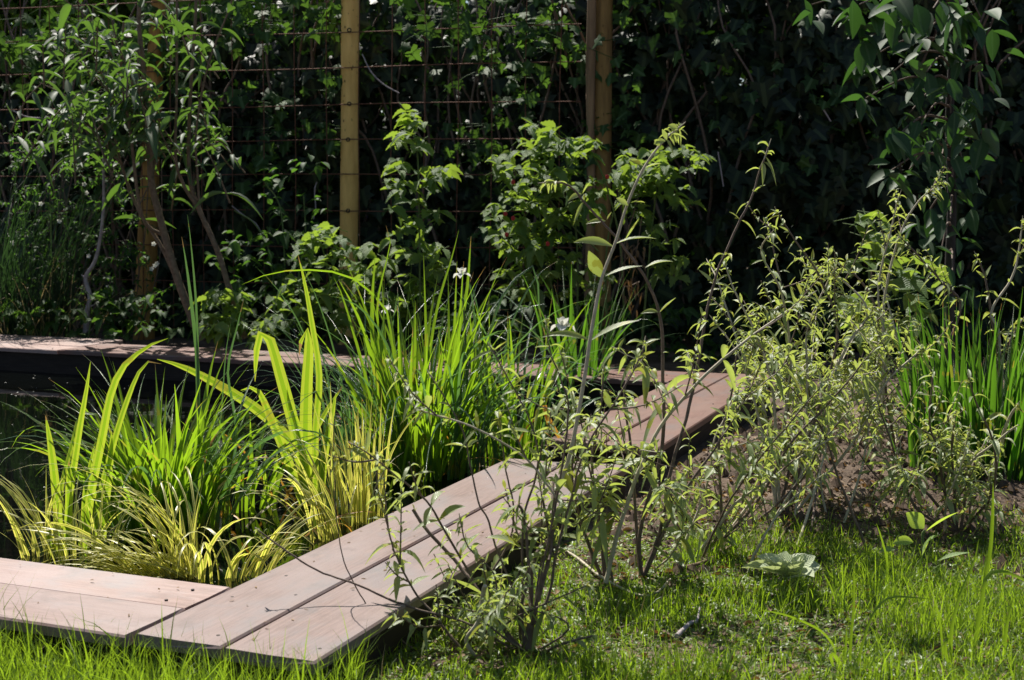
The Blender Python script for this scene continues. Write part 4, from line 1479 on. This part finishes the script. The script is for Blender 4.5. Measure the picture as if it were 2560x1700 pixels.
# --- B6 right edge tall
s = Shrub((2470, 1140), 'butterfly_bush', 'thin tall shoots of a shrub behind the dark iris clump at the right edge', 'shrub', GS)
YB = s.b[1]
for pts, li in (([(2470, 1140), (2490, 900), (2480, 780), (2460, 680), (2440, 640)], False), ([(2490, 1140), (2500, 850), (2480, 780), (2530, 700), (2548, 640), (2556, 550)], True), ([(2500, 1140), (2510, 900), (2560, 800)], False)):
    s.stem(pts, YB, YB + .05, .0045, .0018, (.06, .03), .06, .5, twigs=1, light=li, tip=.035)
s.done()

# white runners and fallen sticks
for lab, pts, r_, mt, yy in (('thin bare pale root curving over the ground below the middle shrub', X(7, [(130, 910), (280, 990), (410, 1090), (570, 1170), (660, 1170), (730, 1110)]), .003, M_steml, None),
                             ('bare brown fallen stick lying on the soil right of the middle shrub', X(7, [(780, 1060), (900, 1020), (1020, 940)]), .004, M_stem, None),
                             ('short forked grey twig lying in the grass in front of the felted rosette', X(7, [(760, 1360), (820, 1300), (850, 1290), (865, 1230)]), .004, M_grey, None),
                             ('thin dark twig lying flat on the mossy ground in front of the middle shrub', X(7, [(490, 1330), (600, 1300), (690, 1285)]), .002, M_stemd, None),
                             ('long thin brown stick lying on the bare soil of the right bed', X(8, [(30, 960), (160, 740), (170, 700)]), .003, M_stem, None)):
    P = np.array([gp(*p, GZ + .01) for p in pts])
    P[:, 2] = [gz(p[0], p[1]) + .008 for p in P]
    g = Geo()
    g.tube(smooth(P, 5), [r_, r_ * .6], 6)
    tag(g.build('stick', mt), lab, 'stick')

# ------------------------------------------------------------------ back-left tall shrub
YL = 5.75
s = Shrub((530, 870), 'tall_shrub', 'tall leafy shrub at the upper left with two slanting brown stems', 'shrub', None, Y=YL)
for pts, r0, r1 in ((X(1, [(935, 1568), (900, 1500), (820, 1290), (750, 1050), (700, 850), (690, 700), (670, 500), (660, 300), (640, 100), (650, -60)]), .020, .008),
                    (X(1, [(820, 1300), (740, 1130), (660, 1010), (610, 900), (560, 760), (530, 640)]), .009, .005),
                    (X(1, [(745, 1080), (680, 1040), (640, 930), (600, 600), (560, 350), (570, 100)]), .009, .005),
                    (X(1, [(1130, 1560), (1060, 1340), (1000, 1150), (915, 960), (880, 850), (870, 700), (880, 400), (900, 100), (905, -40)]), .014, .006),
                    (X(1, [(915, 960), (850, 860), (810, 720), (815, 400), (815, 0)]), .008, .005),
                    (X(1, [(920, 950), (910, 800), (905, 600), (960, 300), (1050, 60), (1080, -30)]), .006, .003),
                    (X(1, [(700, 850), (720, 600), (640, 350), (650, 0)]), .006, .004),
                    (X(1, [(600, 900), (540, 700), (430, 540), (300, 440), (180, 380)]), .005, .002),
                    (X(1, [(640, 600), (480, 400), (380, 300), (250, 210)]), .005, .002),
                    (X(1, [(560, 760), (430, 600), (330, 540), (250, 520)]), .005, .002),
                    (X(1, [(640, 500), (540, 300), (420, 100), (300, 0)]), .005, .002)):
    P = s.path(pts, YL, YL + rng.uniform(-.2, .2))
    s.w.tube(P, [r0, r1], 8)
    s.pairs(P, .12, .10, .10, .45, wr=.25, droop=.6)
    s.flush()
for k in range(44):
    cx, cy, sx_, sy_ = random.choice([(560, 330, 200, 150), (480, 180, 180, 120), (870, 480, 100, 100), (700, 60, 260, 60), (330, 440, 110, 60), (860, 640, 80, 60), (650, 380, 170, 150)])
    T = at(*X(1, [(rng.normal(cx, sx_ * .6), rng.normal(cy, sy_ * .6))])[0], YL + rng.normal(-.05, .25))
    b = T + np.array([rng.normal(.05, .12), rng.normal(.05, .1), -rng.uniform(.15, .3)])
    q = smooth([b, b * .5 + T * .5 + [0, 0, .03], T], 5)
    s.w.tube(q, [.004, .002], 5)
    s.pairs(q, .12, .07, .05, .15, wr=.25, droop=.7)
    s.flush()
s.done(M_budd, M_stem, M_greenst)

# left small-leaved climber with white flowers
o = thing('climbing_jasmine', 'small-leaved climber dotted with tiny white flowers on the left of the mesh', 'climber', (-2.1, 6.6, 0))
g, gw, gf = Geo(), Geo(), Geo()
for k in range(120):
    p = at(rng.uniform(40, 360), rng.uniform(330, 830), 6.35 + rng.normal(0, .15))
    q = [p]
    d = nrm(rng.normal(0, 1, 3) * [1, .4, .6])
    for j in range(5):
        d = nrm(d + rng.normal(0, .4, 3) - [0, 0, .1])
        q.append(q[-1] + d * .05)
    q = smooth(q, 3)
    gw.tube(q, .0012, 4)
    n = 26
    i = rng.integers(0, len(q), n)
    g.leaves(q[i], nrm(rng.normal(0, 1, (n, 3)) + [0, -.2, .1]), rng.uniform(.018, .035, n), rng.uniform(.009, .016, n), K=4)
for p in X(1, [(365, 780), (390, 850), (400, 890), (190, 940), (275, 1020), (410, 1180), (500, 1325), (515, 1350), (710, 1125), (715, 1225), (700, 1240), (60, 1120), (725, 1215)]):
    c = at(*p, 6.15)
    a = np.linspace(0, 2 * pi, 6)[:-1]
    gf = Geo()
    gf.leaves(np.repeat(c[None], 5, 0), np.stack([np.cos(a), -.4 + 0 * a, np.sin(a)], 1), .013, .011, droop=0., K=4, up=np.array([[0, -1., 0]] * 5), roll=0.)
    gf.build('blossom', M_wfl, o)
for k in range(14):
    x0 = rng.uniform(60, 340)
    gw.tube(smooth([at(x0, 870, 6.5), at(x0 + rng.normal(0, 40), 650, 6.45), at(x0 + rng.normal(0, 60), 400, 6.4)], 6), .003, 5)
gw.build('stems', M_stemd, o)
g.build('foliage', M_small, o)

# grey dead stem
o = thing('dead_sapling', 'bare pale grey crooked sapling stem standing behind the far edging at the left', 'sapling', at(210, 850, 6.2) * [1, 1, 0])
g = Geo()
P = smooth([at(*p, 6.1) for p in [(208, 870)] + X(1, [(395, 1568), (400, 1450), (415, 1370), (395, 1280), (440, 1200), (465, 1080), (478, 950), (478, 850), (475, 730)])], 5)
g.tube(P, [.016, .014, .010, .008, .007, .0045], 8)
for i, dx_ in ((8, -.03), (14, .03), (20, -.02), (12, .035), (30, .02)):
    g.tube([P[i], P[i] + [dx_, 0, .012]], [.006, .002], 5)
g.build('trunk', M_grey, o)

# tall fine grass left
c_ = (20, 850)
o = thing('fountain_grass', 'tall fine arching grass tuft at the far left edge behind the pond', 'grass tuft', at(20, 850, 6.3) * [1, 1, 0])
g = Geo()
clump(g, c_, 6.2, (.30, .14), 420, (.45, .95), (.10, .08), (.1, 1.1), (.003, .006), K=10)
clump(g, (-60, 850), 6.1, (.2, .14), 160, (.7, 1.15), (.12, .08), (.2, 1.2), (.003, .006), K=10)
g.build('blades', M_fount, o)
g = Geo()
clump(g, (90, 850), 6.2, (.28, .14), 120, (.25, .6), (.25, .2), (.3, 1.6), (.003, .005), K=9)
g.build('dry_blades', M_drygr, o)

# ------------------------------------------------------------------ raspberries and low plants at the hedge foot
OV = [.1, .55, .88, 1., .95, .8, .55, .25, .03]
SER = [.1, .62, .78, 1., .86, .95, .66, .7, .38, .38, .03]


def bramble(name, label, cat, base, Y, canes, blobs, size, mat=None, berries=(), dr=.5, tri=True, group=None):
    b = at(base[0], base[1], Y)
    o = thing(name, label, cat, (b[0], b[1], 0), group)
    gw, gl = Geo(), Geo()
    for pts in canes:
        n = len(pts)
        P = smooth([at(*p, Y + rng.uniform(-.02, .02)) for p in pts], 5)
        gc = Geo()
        gc.tube(P, [.005, .003], 6)
        gc.build('cane', M_greenst, o)
    for (cx, cy, rx, ry, n) in blobs:
        n = max(3, int(n * .8)) if n > 12 else n
        a = rng.uniform(0, 2 * pi, n)
        r_ = np.sqrt(rng.random(n))
        for i in range(n):
            p = at(cx + rx * r_[i] * cos(a[i]), cy + ry * r_[i] * sin(a[i]), Y + rng.normal(0, .12))
            L = size * rng.uniform(.75, 1.35)
            d = nrm(np.array([rng.normal(0, 1), -abs(rng.normal(.4, .5)), rng.normal(-.05, .35)]))
            st = p - d * L * .8 + np.array([0, .03, -.02])
            gl.tube([st, p], .0012, 4)
            sd = nrm(np.cross(d, [0, 0, 1]))
            tt = rng.random()
            if tri:
                dirs = np.array([d, nrm(d * .35 + sd), nrm(d * .35 - sd)])
                Ls = np.array([1, .8, .8]) * L
                ps = np.array([p, p - d * .01, p - d * .01])
            else:
                dirs, Ls, ps = d[None], np.array([L]), p[None]
            gl.leaves(ps, dirs, Ls, Ls * rng.uniform(.68, .85), droop=rng.uniform(.1, dr * 1.6, len(Ls)), K=11 if tri else 7, prof=SER if tri else OV, fold=.35, tint=np.full(len(Ls), tt))
    gl.build('foliage', mat or M_rasp, o)
    for p in berries:
        c = at(*p, Y - .24)
        gb = Geo()
        n = 0
        th = np.linspace(0, pi, 7)
        for k in range(34):   # drupelets
            f = math.acos(1 - 2 * (k + .5) / 34)
            a_k = k * 2.399
            cc = c + np.array([sin(f) * cos(a_k), sin(f) * sin(a_k), cos(f) * 1.15]) * .0065
            V, F = [], []
            for q in range(3):
                for w in range(5):
                    fi, ai = (q + .5) * pi / 3, w * 2 * pi / 5
                    V.append(cc + .0028 * np.array([sin(fi) * cos(ai), sin(fi) * sin(ai), cos(fi)]))
            for q in range(2):
                for w in range(5):
                    F.append([q * 5 + w, q * 5 + (w + 1) % 5, (q + 1) * 5 + (w + 1) % 5, (q + 1) * 5 + w])
            gb.add(V, np.zeros((15, 3)), f4=F)
        gb.build('berry', M_berry, o)
    return o


def DB(bl):
    return [(a / .9223, b / .9223, c / .9223, d / .9223, n) for a, b, c, d, n in bl]


bramble('raspberry_bush', 'raspberry bush with a few red berries in front of the right-hand brown post', 'raspberry bush', D([(1300, 780)])[0], 5.55,
        [D(p) for p in ([(1300, 790), (1260, 600), (1230, 400), (1200, 300)], [(1330, 790), (1330, 560), (1300, 350), (1240, 280)], [(1400, 790), (1400, 560), (1450, 380)], [(1480, 790), (1500, 560), (1520, 380)], [(1280, 780), (1200, 620), (1150, 500)],
                        [(1440, 790), (1430, 560), (1380, 380), (1330, 330)], [(1250, 440), (1300, 500), (1380, 580)])],
        DB([(1230, 370, 90, 70, 75), (1260, 300, 50, 20, 12), (1220, 520, 100, 90, 100), (1300, 450, 90, 70, 50), (1340, 345, 50, 30, 22), (1480, 380, 70, 50, 36), (1560, 360, 70, 35, 26), (1520, 470, 90, 80, 44), (1440, 420, 50, 60, 26), (1280, 640, 130, 60, 70), (1540, 600, 50, 60, 18), (1240, 560, 60, 40, 30)]), .055,
        berries=D([(1165, 493), (1168, 541), (1183, 503), (1183, 420), (1263, 562), (1400, 408)]))
bramble('raspberry_cane', 'single upright young raspberry cane with bright green leaves right of the yellow post', 'raspberry cane', D([(968, 760)])[0], 5.6,
        [D([(970, 780), (968, 600), (966, 460), (962, 350), (945, 275)])],
        DB([(945, 262, 12, 14, 5), (960, 285, 26, 12, 6), (930, 318, 30, 16, 7), (975, 335, 20, 12, 4), (920, 395, 28, 30, 8), (1000, 400, 40, 20, 8), (960, 430, 60, 20, 9), (960, 490, 60, 30, 14), (950, 560, 55, 45, 20), (1000, 600, 30, 40, 10)]), .06)
bramble('bramble_seedling', 'low leafy bramble at the foot of the yellow post', 'bramble', D([(770, 760)])[0], 5.7,
        [D([(770, 780), (760, 640), (740, 560)]), D([(820, 780), (830, 620), (850, 560)]), D([(700, 780), (690, 620), (720, 560)])],
        DB([(745, 560, 60, 45, 34), (760, 640, 90, 60, 46), (850, 600, 50, 60, 26), (690, 700, 70, 50, 26), (870, 690, 60, 50, 24), (800, 700, 70, 60, 26), (960, 680, 70, 50, 24)]), .055)
bramble('bramble_seedling', 'small bright-leaved bramble seedling behind the far edging left of the yellow post', 'bramble', D([(515, 780)])[0], 5.6,
        [D([(515, 800), (515, 720), (500, 660)])],
        DB([(495, 680, 30, 14, 7), (540, 680, 26, 12, 6), (515, 720, 40, 26, 12), (510, 760, 40, 20, 12), (600, 740, 50, 40, 14)]), .06)
bramble('hazel_shoot', 'bright green broad-leaved shoot standing in front of the right-hand ivy', 'shoot', D([(2000, 800)])[0], 4.7,
        [D([(2010, 850), (2005, 650), (2000, 520), (1990, 480)])],
        DB([(1995, 510, 30, 30, 8), (2010, 555, 30, 30, 8), (2005, 600, 30, 20, 5), (1960, 720, 30, 40, 8), (2110, 700, 60, 40, 10), (2060, 640, 50, 40, 10), (2100, 620, 40, 30, 8), (2000, 760, 80, 30, 14)]), .075, tri=False)
# loose honeysuckle shoots with oval leaves before the hedge
bramble('honeysuckle', 'thin oval-leaved climber shoots hanging on the mesh left of the yellow post', 'climber', D([(640, 760)])[0], 6.1,
        [D([(640, 800), (625, 600), (590, 520), (540, 485)]), D([(700, 780), (705, 560), (700, 450)]), D([(660, 780), (650, 500), (610, 420)])],
        DB([(600, 560, 50, 50, 22), (640, 440, 40, 60, 26), (700, 500, 60, 50, 26), (620, 650, 60, 60, 28), (540, 600, 40, 60, 12), (700, 380, 50, 30, 10)]), .045, mat=M_small, tri=False)

# low dark growth at the hedge foot
bramble('hedge_foot_growth', 'dark low leafy growth along the foot of the hedge behind the far edging', 'undergrowth', D([(1000, 790)])[0], 6.0,
        [D([(200, 800), (210, 740)])],
        DB([(250, 720, 250, 60, 120), (800, 730, 400, 60, 170), (1300, 740, 300, 60, 110), (600, 600, 120, 90, 50), (1750, 760, 260, 90, 120), (2200, 740, 220, 100, 100)]), .05, mat=M_ivy2)

# dead vine hanging by the right post
o = thing('dead_vine', 'tangle of dry brown hanging vine beside the right-hand post', 'vine', at(*D([(1450, 600)])[0], 5.6))
g = Geo()
for p in ([(1465, 480), (1440, 560), (1430, 640), (1470, 680)], [(1480, 500), (1465, 600), (1450, 700)], [(1450, 520), (1440, 600), (1436, 690)], [(1475, 560), (1430, 620), (1440, 660), (1475, 650)]):
    g.tube(smooth([at(*q, 5.45) for q in D(p)], 5), .0022, 5)
g.build('stems', M_stem, o)
g = Geo()
B = np.array([at(*D([(rng.normal(1455, 16), rng.uniform(560, 720))])[0], 5.42) for k in range(40)])
g.leaves(B, np.array([0, -.2, -1.]) + rng.normal(0, .4, (40, 3)), rng.uniform(.015, .04, 40), rng.uniform(.008, .014, 40), fold=.8)
g.build('withered_leaves', M_dry, o)

# ------------------------------------------------------------------ tree on the right
o = thing('pear_tree', 'slender young fruit tree at the upper right with large glossy hanging leaves', 'tree', at(2375, 800, 4.9) * [1, 1, 0])
g = Geo()
tp = smooth([at(2376, 900, 4.9) * [1, 1, 0], at(2374, 700, 4.9), at(2380, 500, 4.9), at(2374, 300, 4.9), at(2382, 100, 4.9), at(2378, -150, 4.9), at(2390, -500, 4.9)], 6)
g.tube(tp, [.021, .018, .016, .014, .012], 9)
g.build('trunk', simplemat('dark_bark', (.02, .018, .018), (.05, .044, .042), rough=.8, scale=40, bump=.6), o)
g, gb = Geo(), Geo()


def TL(pts):
    return X(4, pts)


cl = [(200, 60, 60, 5, .10), (420, 60, 50, 8, .10), (480, 200, 45, 9, .10), (430, 330, 35, 6, .10), (450, 490, 25, 6, .09), (560, 380, 50, 7, .09), (560, 80, 90, 12, .11), (760, 80, 60, 6, .12), (890, 90, 50, 7, .12), (980, 120, 60, 4, .11),
      (700, 240, 80, 8, .10), (830, 230, 50, 7, .10), (730, 370, 50, 8, .10), (650, 560, 60, 5, .09), (580, 680, 45, 7, .09), (700, 620, 50, 8, .09), (740, 700, 50, 8, .09), (560, 830, 30, 5, .11), (650, 820, 70, 9, .09), (930, 680, 50, 5, .11), (870, 480, 100, 12, .09),
      (700, 480, 80, 8, .08), (900, 300, 120, 10, .10), (620, 60, 160, 14, .11), (1000, 400, 120, 12, .09), (760, 900, 80, 8, .08), (850, 30, 160, 10, .11), (840, 560, 50, 9, .08), (800, 760, 60, 9, .08), (850, 900, 60, 9, .07), (840, 1050, 70, 9, .08), (800, 1180, 70, 9, .08), (850, 1320, 70, 8, .08), (900, 800, 60, 7, .08), (720, 1050, 60, 7, .08)]
for cx, cy, sp_, n, L in cl:
    c = at(*TL([(cx, cy)])[0], 4.75 + rng.normal(0, .12))
    i = int(np.argmin(np.abs(tp[:, 2] - (c[2] + .1))))
    q = smooth([tp[i], (tp[i] + c) / 2 + [0, 0, .06], c + [0, 0, .03]], 5)
    gb.tube(q, [.006, .0025], 5)
    n = int(n * 1.1)
    B = c + rng.normal(0, 1, (n, 3)) * sp_ * .5421 * 4.8 / FPX * np.array([.8, .8, .7]) + [0, 0, .03]
    d = nrm(np.stack([rng.normal(0, .7, n), -np.abs(rng.normal(.2, .4, n)), rng.normal(-.5, .5, n)], 1))
    L_ = L * rng.uniform(.65, 1.0, n)
    g.leaves(B, d, L_, L_ * rng.uniform(.50, .66, n), droop=rng.uniform(.1, .5, n), K=8, prof=[.06, .55, .9, 1, .95, .75, .45, .04], fold=.35)
gb.build('twigs', M_stemd, o)
g.build('crown', M_pear, o)

# ------------------------------------------------------------------ ground plants
# felted rosette
c = gp(1965, 1492, GZ)
c[2] = gz(c[0], c[1]) + .035
o = thing('felted_rosette', 'pale felted leaf rosette of a mullein-like weed in the grass right of centre', 'rosette', c)
g = Geo()
for k in range(15):
    a = k * 2.4 + .5
    el = .40 + 1.5 * k / 14
    L = .085 - .03 * k / 14
    g.leaves(c[None], np.array([[cos(a), sin(a), el]]), L, L * .46, droop=.30, K=9, fold=.35, wave=.15, roll=[rng.normal(0, .3)], prof=[.3, .5, .8, 1, 1, .9, .7, .4, .08])
g.build('foliage', M_pale, o)
# broad-leaved seedling
c = gp(2310, 1405, GZ)
c[2] = gz(c[0], c[1])
o = thing('broadleaf_seedling', 'small seedling with two broad pale green leaves on the grass edge at the right', 'seedling', c)
s2 = type('q', (), {})()
s2.l = Geo()
for a, b, wpx, dr, ro, ti in (((1580, 220), (1445, 100), 46, .2, .7, .1), ((1590, 250), (1850, 95), 26, .15, 1.1, .9), ((1570, 430), (1640, 280), 30, .1, 1.2, .7), ((1600, 330), (1705, 270), 16, .2, .5, .4), ((1500, 330), (1340, 340), 26, .5, .6, .9), ((1700, 470), (1940, 410), 20, .2, .4, .1), ((1370, 380), (1230, 400), 16, .2, .3, .2)):
    f = lambda p: (1800 + p[0] * .3219, 1250 + p[1] * .3219)
    hero(s2, f(a), f(b), c[1] - .12 + rng.uniform(-.02, .02), wpx, dr, ro, ti)
s2.l.build('foliage', M_seed, o)
g = Geo()
g.tube(smooth([c, at(2306, 1340, c[1]), at(2312, 1325, c[1])], 4), [.003, .002], 6)
g.build('stem', M_greenst, o)

# longer grass blades in the right foreground
o = thing('tall_grass_tuft', 'few long broad grass blades rising from the lawn at the bottom right', 'grass tuft', gp(2140, 1650, GZ))
g = Geo()


def F8(pts):
    return [(1800 + x_ * .3219, 1250 + y_ * .3219) for x_, y_ in pts]


for pts, wp in (([(1010, 1330), (1015, 1100), (1040, 800), (1040, 600), (1045, 480)], 7), ([(1060, 1330), (1110, 1100), (1180, 900), (1260, 790), (1350, 750), (1480, 755), (1640, 770)], 7), ([(960, 1300), (975, 1150), (985, 980)], 6), ([(890, 1150), (800, 1030), (680, 960), (500, 890), (300, 850)], 6),
                ([(1790, 1280), (1800, 1000), (1850, 780), (1920, 600), (1980, 450)], 9), ([(1980, 1100), (2030, 800), (2060, 620), (2120, 555), (2220, 560), (2361, 620), (2500, 720)], 11), ([(2060, 600), (2090, 450), (2110, 250), (2120, 0), (2120, -140)], 10),
                ([(2210, 1150), (2230, 950), (2285, 740)], 9), ([(1780, 1300), (1750, 1180), (1755, 1090), (1790, 1075)], 9), ([(960, 1330), (925, 1260), (880, 1200), (860, 1210), (890, 1330)], 10), ([(1390, 1400), (1395, 1150)], 6), ([(1390, 950), (1410, 850), (1470, 720)], 8),
                ([(1730, 1200), (1700, 900), (1620, 640)], 6), ([(910, 860), (870, 700), (790, 540)], 4), ([(1300, 500), (1260, 320), (1215, 180)], 6), ([(1900, 700), (1980, 450), (2010, 300)], 5), ([(1100, 1400), (1140, 1240), (1180, 1180)], 6)):
    q = F8(pts)
    yb = min(max(gp(q[0][0], max(q[0][1] + 20, 1500), GZ)[1], 1.83), 2.5)
    px_blade((o, M_grass), q, yb, wp, .3, rng.random(), z0=.04)


# ------------------------------------------------------------------ lawn grass, moss, leaf litter


def deck_mask(P, m_=.0):
    e = P[:, :2] - O2[:2]
    u = e @ U[:2]
    v = e @ Vv[:2]
    on1 = (v < 0 + m_) & (u > 0 - m_)
    return on1


def lerp(v, a, b):
    return np.clip((v - a) / (b - a), 0, 1)


def scatter(n, x0, x1, y0, y1):
    P = np.stack([rng.uniform(x0, x1, n), rng.uniform(y0, y1, n), np.zeros(n)], 1)
    P[:, 2] = ground_h(P[:, 0], P[:, 1])
    return P


P = scatter(230000, -1.1, 1.35, 1.4, 3.1)
P = P[~deck_mask(P, -.004)]
sx, sy = proj(P)
nz_ = fbm(P[:, 0], P[:, 1], 9, 3, 11)
nz2 = fbm(P[:, 0], P[:, 1], 30, 2, 12)
left = (P[:, 0] < -.1) & (sx < 900)
dens = np.where(left, 1.0, .0)
Hh = np.where(left, .075, .03)
# right lawn: dense right, thin and mossy in the middle
rt = ~left
d_r = .60 + .25 * lerp(sx, 1700, 2150) * lerp(sy, 1340, 1440)
d_r = np.maximum(d_r, .75 * np.exp(-((sx - 1780) / 170) ** 2 - ((sy - 1400) / 60) ** 2))
d_r = np.maximum(d_r, .5 * np.exp(-((sx - 1290) / 120) ** 2 - ((sy - 1440) / 60) ** 2))
d_r = np.maximum(d_r, .45 * np.exp(-((sx - 900) / 90) ** 2 - ((sy - 1560) / 90) ** 2))
d_r = d_r * np.clip(.7 + .7 * nz_ + .35 * nz2, .05, 1.5)
d_r *= lerp(sy, 1235, 1390) * np.where(sx < 1700, lerp(sy, 1400, 1470), 1)
dens = np.where(rt, d_r, dens * np.clip(.8 + .35 * nz_, .3, 1))
Hh = np.where(rt, .020 + .032 * lerp(d_r, .2, .8), Hh)
k = rng.random(len(P)) < dens * np.where(left, .6, .42)
P, Hh, sxk = P[k], Hh[k], sx[k]
n = len(P)
g = Geo()
big = rng.random(n)
L = Hh * rng.uniform(.55, 1.35, n) * (1 + .5 * (big > .93))
g.blades(P - [0, 0, .003], rng.uniform(0, 2 * pi, n), np.abs(rng.normal(.12, .14, n)), rng.uniform(.05, 1.1, n), L, rng.uniform(.0011, .0021, n) * (1 + .4 * (big > .93)), K=5, prof=[.8, 1, .8, .45, .05], fold=.25)

# short dense thatch between the long blades
gr_ = g
tag(g.build('lawn_grass', M_grass), 'bright green sunlit grass blades of the lawn in the foreground', 'grass', kind='stuff')
g = Geo()
k2 = rng.choice(n, min(n, 22000), replace=False)
m2 = len(k2)
g.blades(P[k2] + np.c_[rng.normal(0, .006, (m2, 2)), np.full(m2, -.003)], rng.uniform(0, 2 * pi, m2), np.abs(rng.normal(.35, .3, m2)), rng.uniform(.1, 1.6, m2), rng.uniform(.010, .030, m2), rng.uniform(.0012, .0030, m2), K=4, prof=[.8, 1, .7, .05])
tag(g.build('lawn_thatch', M_thatch), 'short darker green grass and clover filling the base of the lawn', 'grass', kind='stuff')
g = Geo()
k2 = rng.choice(n, 1500, replace=False)
g.blades(P[k2] - [0, 0, .003], rng.uniform(0, 2 * pi, 1500), np.abs(rng.normal(.5, .35, 1500)), rng.uniform(.2, 1.4, 1500), rng.uniform(.02, .07, 1500), rng.uniform(.0009, .0018, 1500), K=5, prof=[.8, 1, .8, .45, .05])
tag(g.build('straw', M_drygr), 'dry straw-coloured blades scattered through the lawn', 'straw', kind='stuff')

# moss and tiny weeds covering thin areas
P = scatter(110000, -.35, 1.3, 1.6, 3.2)
P = P[~deck_mask(P, .0)]
sx, sy = proj(P)
nz_ = fbm(P[:, 0], P[:, 1], 11, 3, 21)
k = (rng.random(len(P)) < np.clip(.95 + .6 * nz_, 0, 1) * lerp(sy, 1290, 1390)) | ((rng.random(len(P)) < .2 * np.clip(nz_, 0, 1) * lerp(sy, 1180, 1240)) & (sx < 2250))
P = P[k]
n = len(P)
g = Geo()
g.leaves(P, nrm(np.stack([rng.normal(0, 1, n), rng.normal(0, 1, n), rng.uniform(.05, .9, n)], 1)), rng.uniform(.006, .015, n), rng.uniform(.002, .007, n), K=4, droop=.2)
tag(g.build('moss', leafmat('moss_leaf', (.08, .15, .018), (.18, .24, .04), (.34, .50, .03), trans=.35)), 'moss and tiny weeds covering the thin lawn', 'moss', kind='stuff')

# leaf litter and clods
P = scatter(22000, -.3, 1.6, 1.6, 4.2)
P = P[~deck_mask(P, .02)]
n = len(P)
sx, sy = proj(P)
k = rng.random(n) < (.20 + .45 * np.exp(-((sx - 1900) / 300) ** 2 - ((sy - 1300) / 90) ** 2))
P = P[k] + [0, 0, .003]
n = len(P)
g = Geo()
g.leaves(P, nrm(np.stack([rng.normal(0, 1, n), rng.normal(0, 1, n), rng.uniform(-.05, .5, n)], 1)), rng.uniform(.006, .024, n), rng.uniform(.003, .012, n), K=5, droop=.3, fold=.6, tint=rng.random(n) ** 1.5, roll=rng.normal(0, .6, n))
tag(g.build('leaf_litter', M_dry), 'dry brown leaf litter scattered over the soil and thin grass', 'leaf litter', kind='stuff')
g = Geo()
n = 90
P = np.array([pf(rng.uniform(0, 1.38), rng.uniform(-.29, 0), DZ + .0015) if rng.random() < .6 else pf(rng.uniform(0, .24), rng.uniform(-1.6, -.3), DZ + .0015) for k in range(n)])
g.leaves(P, np.c_[rng.normal(0, 1, (n, 2)), rng.uniform(0, .1, n)], rng.uniform(.003, .011, n), rng.uniform(.001, .004, n), K=4, droop=0., tint=rng.random(n))
tag(g.build('deck_litter', M_dry), 'tiny dry leaf bits lying on the deck boards', 'leaf litter', kind='stuff')
g = Geo()
P = scatter(9000, -.1, 1.7, 2.3, 4.2)
P = P[~deck_mask(P, .04)]
ico = np.array([[1, 0, 0], [-1, 0, 0], [0, 1, 0], [0, -1, 0], [0, 0, 1], [0, 0, -1]], float)
icf = np.array([[0, 2, 4], [2, 1, 4], [1, 3, 4], [3, 0, 4], [2, 0, 5], [1, 2, 5], [3, 1, 5], [0, 3, 5]])
for p in P:
    r_ = rng.exponential(.0035) + .0015
    r_ = min(r_ * 1.25, .02)
    V = ico * (r_ * rng.uniform(.6, 1.3, (6, 3))) + p
    g.add(V, np.zeros((6, 3)), f3=icf)
tag(g.build('soil_clods', simplemat('clod', (.045, .028, .018), (.13, .09, .062), rough=.9, scale=60), smooth_=False), 'crumbly clods of soil in the bed under the shrubs', 'soil', kind='stuff')
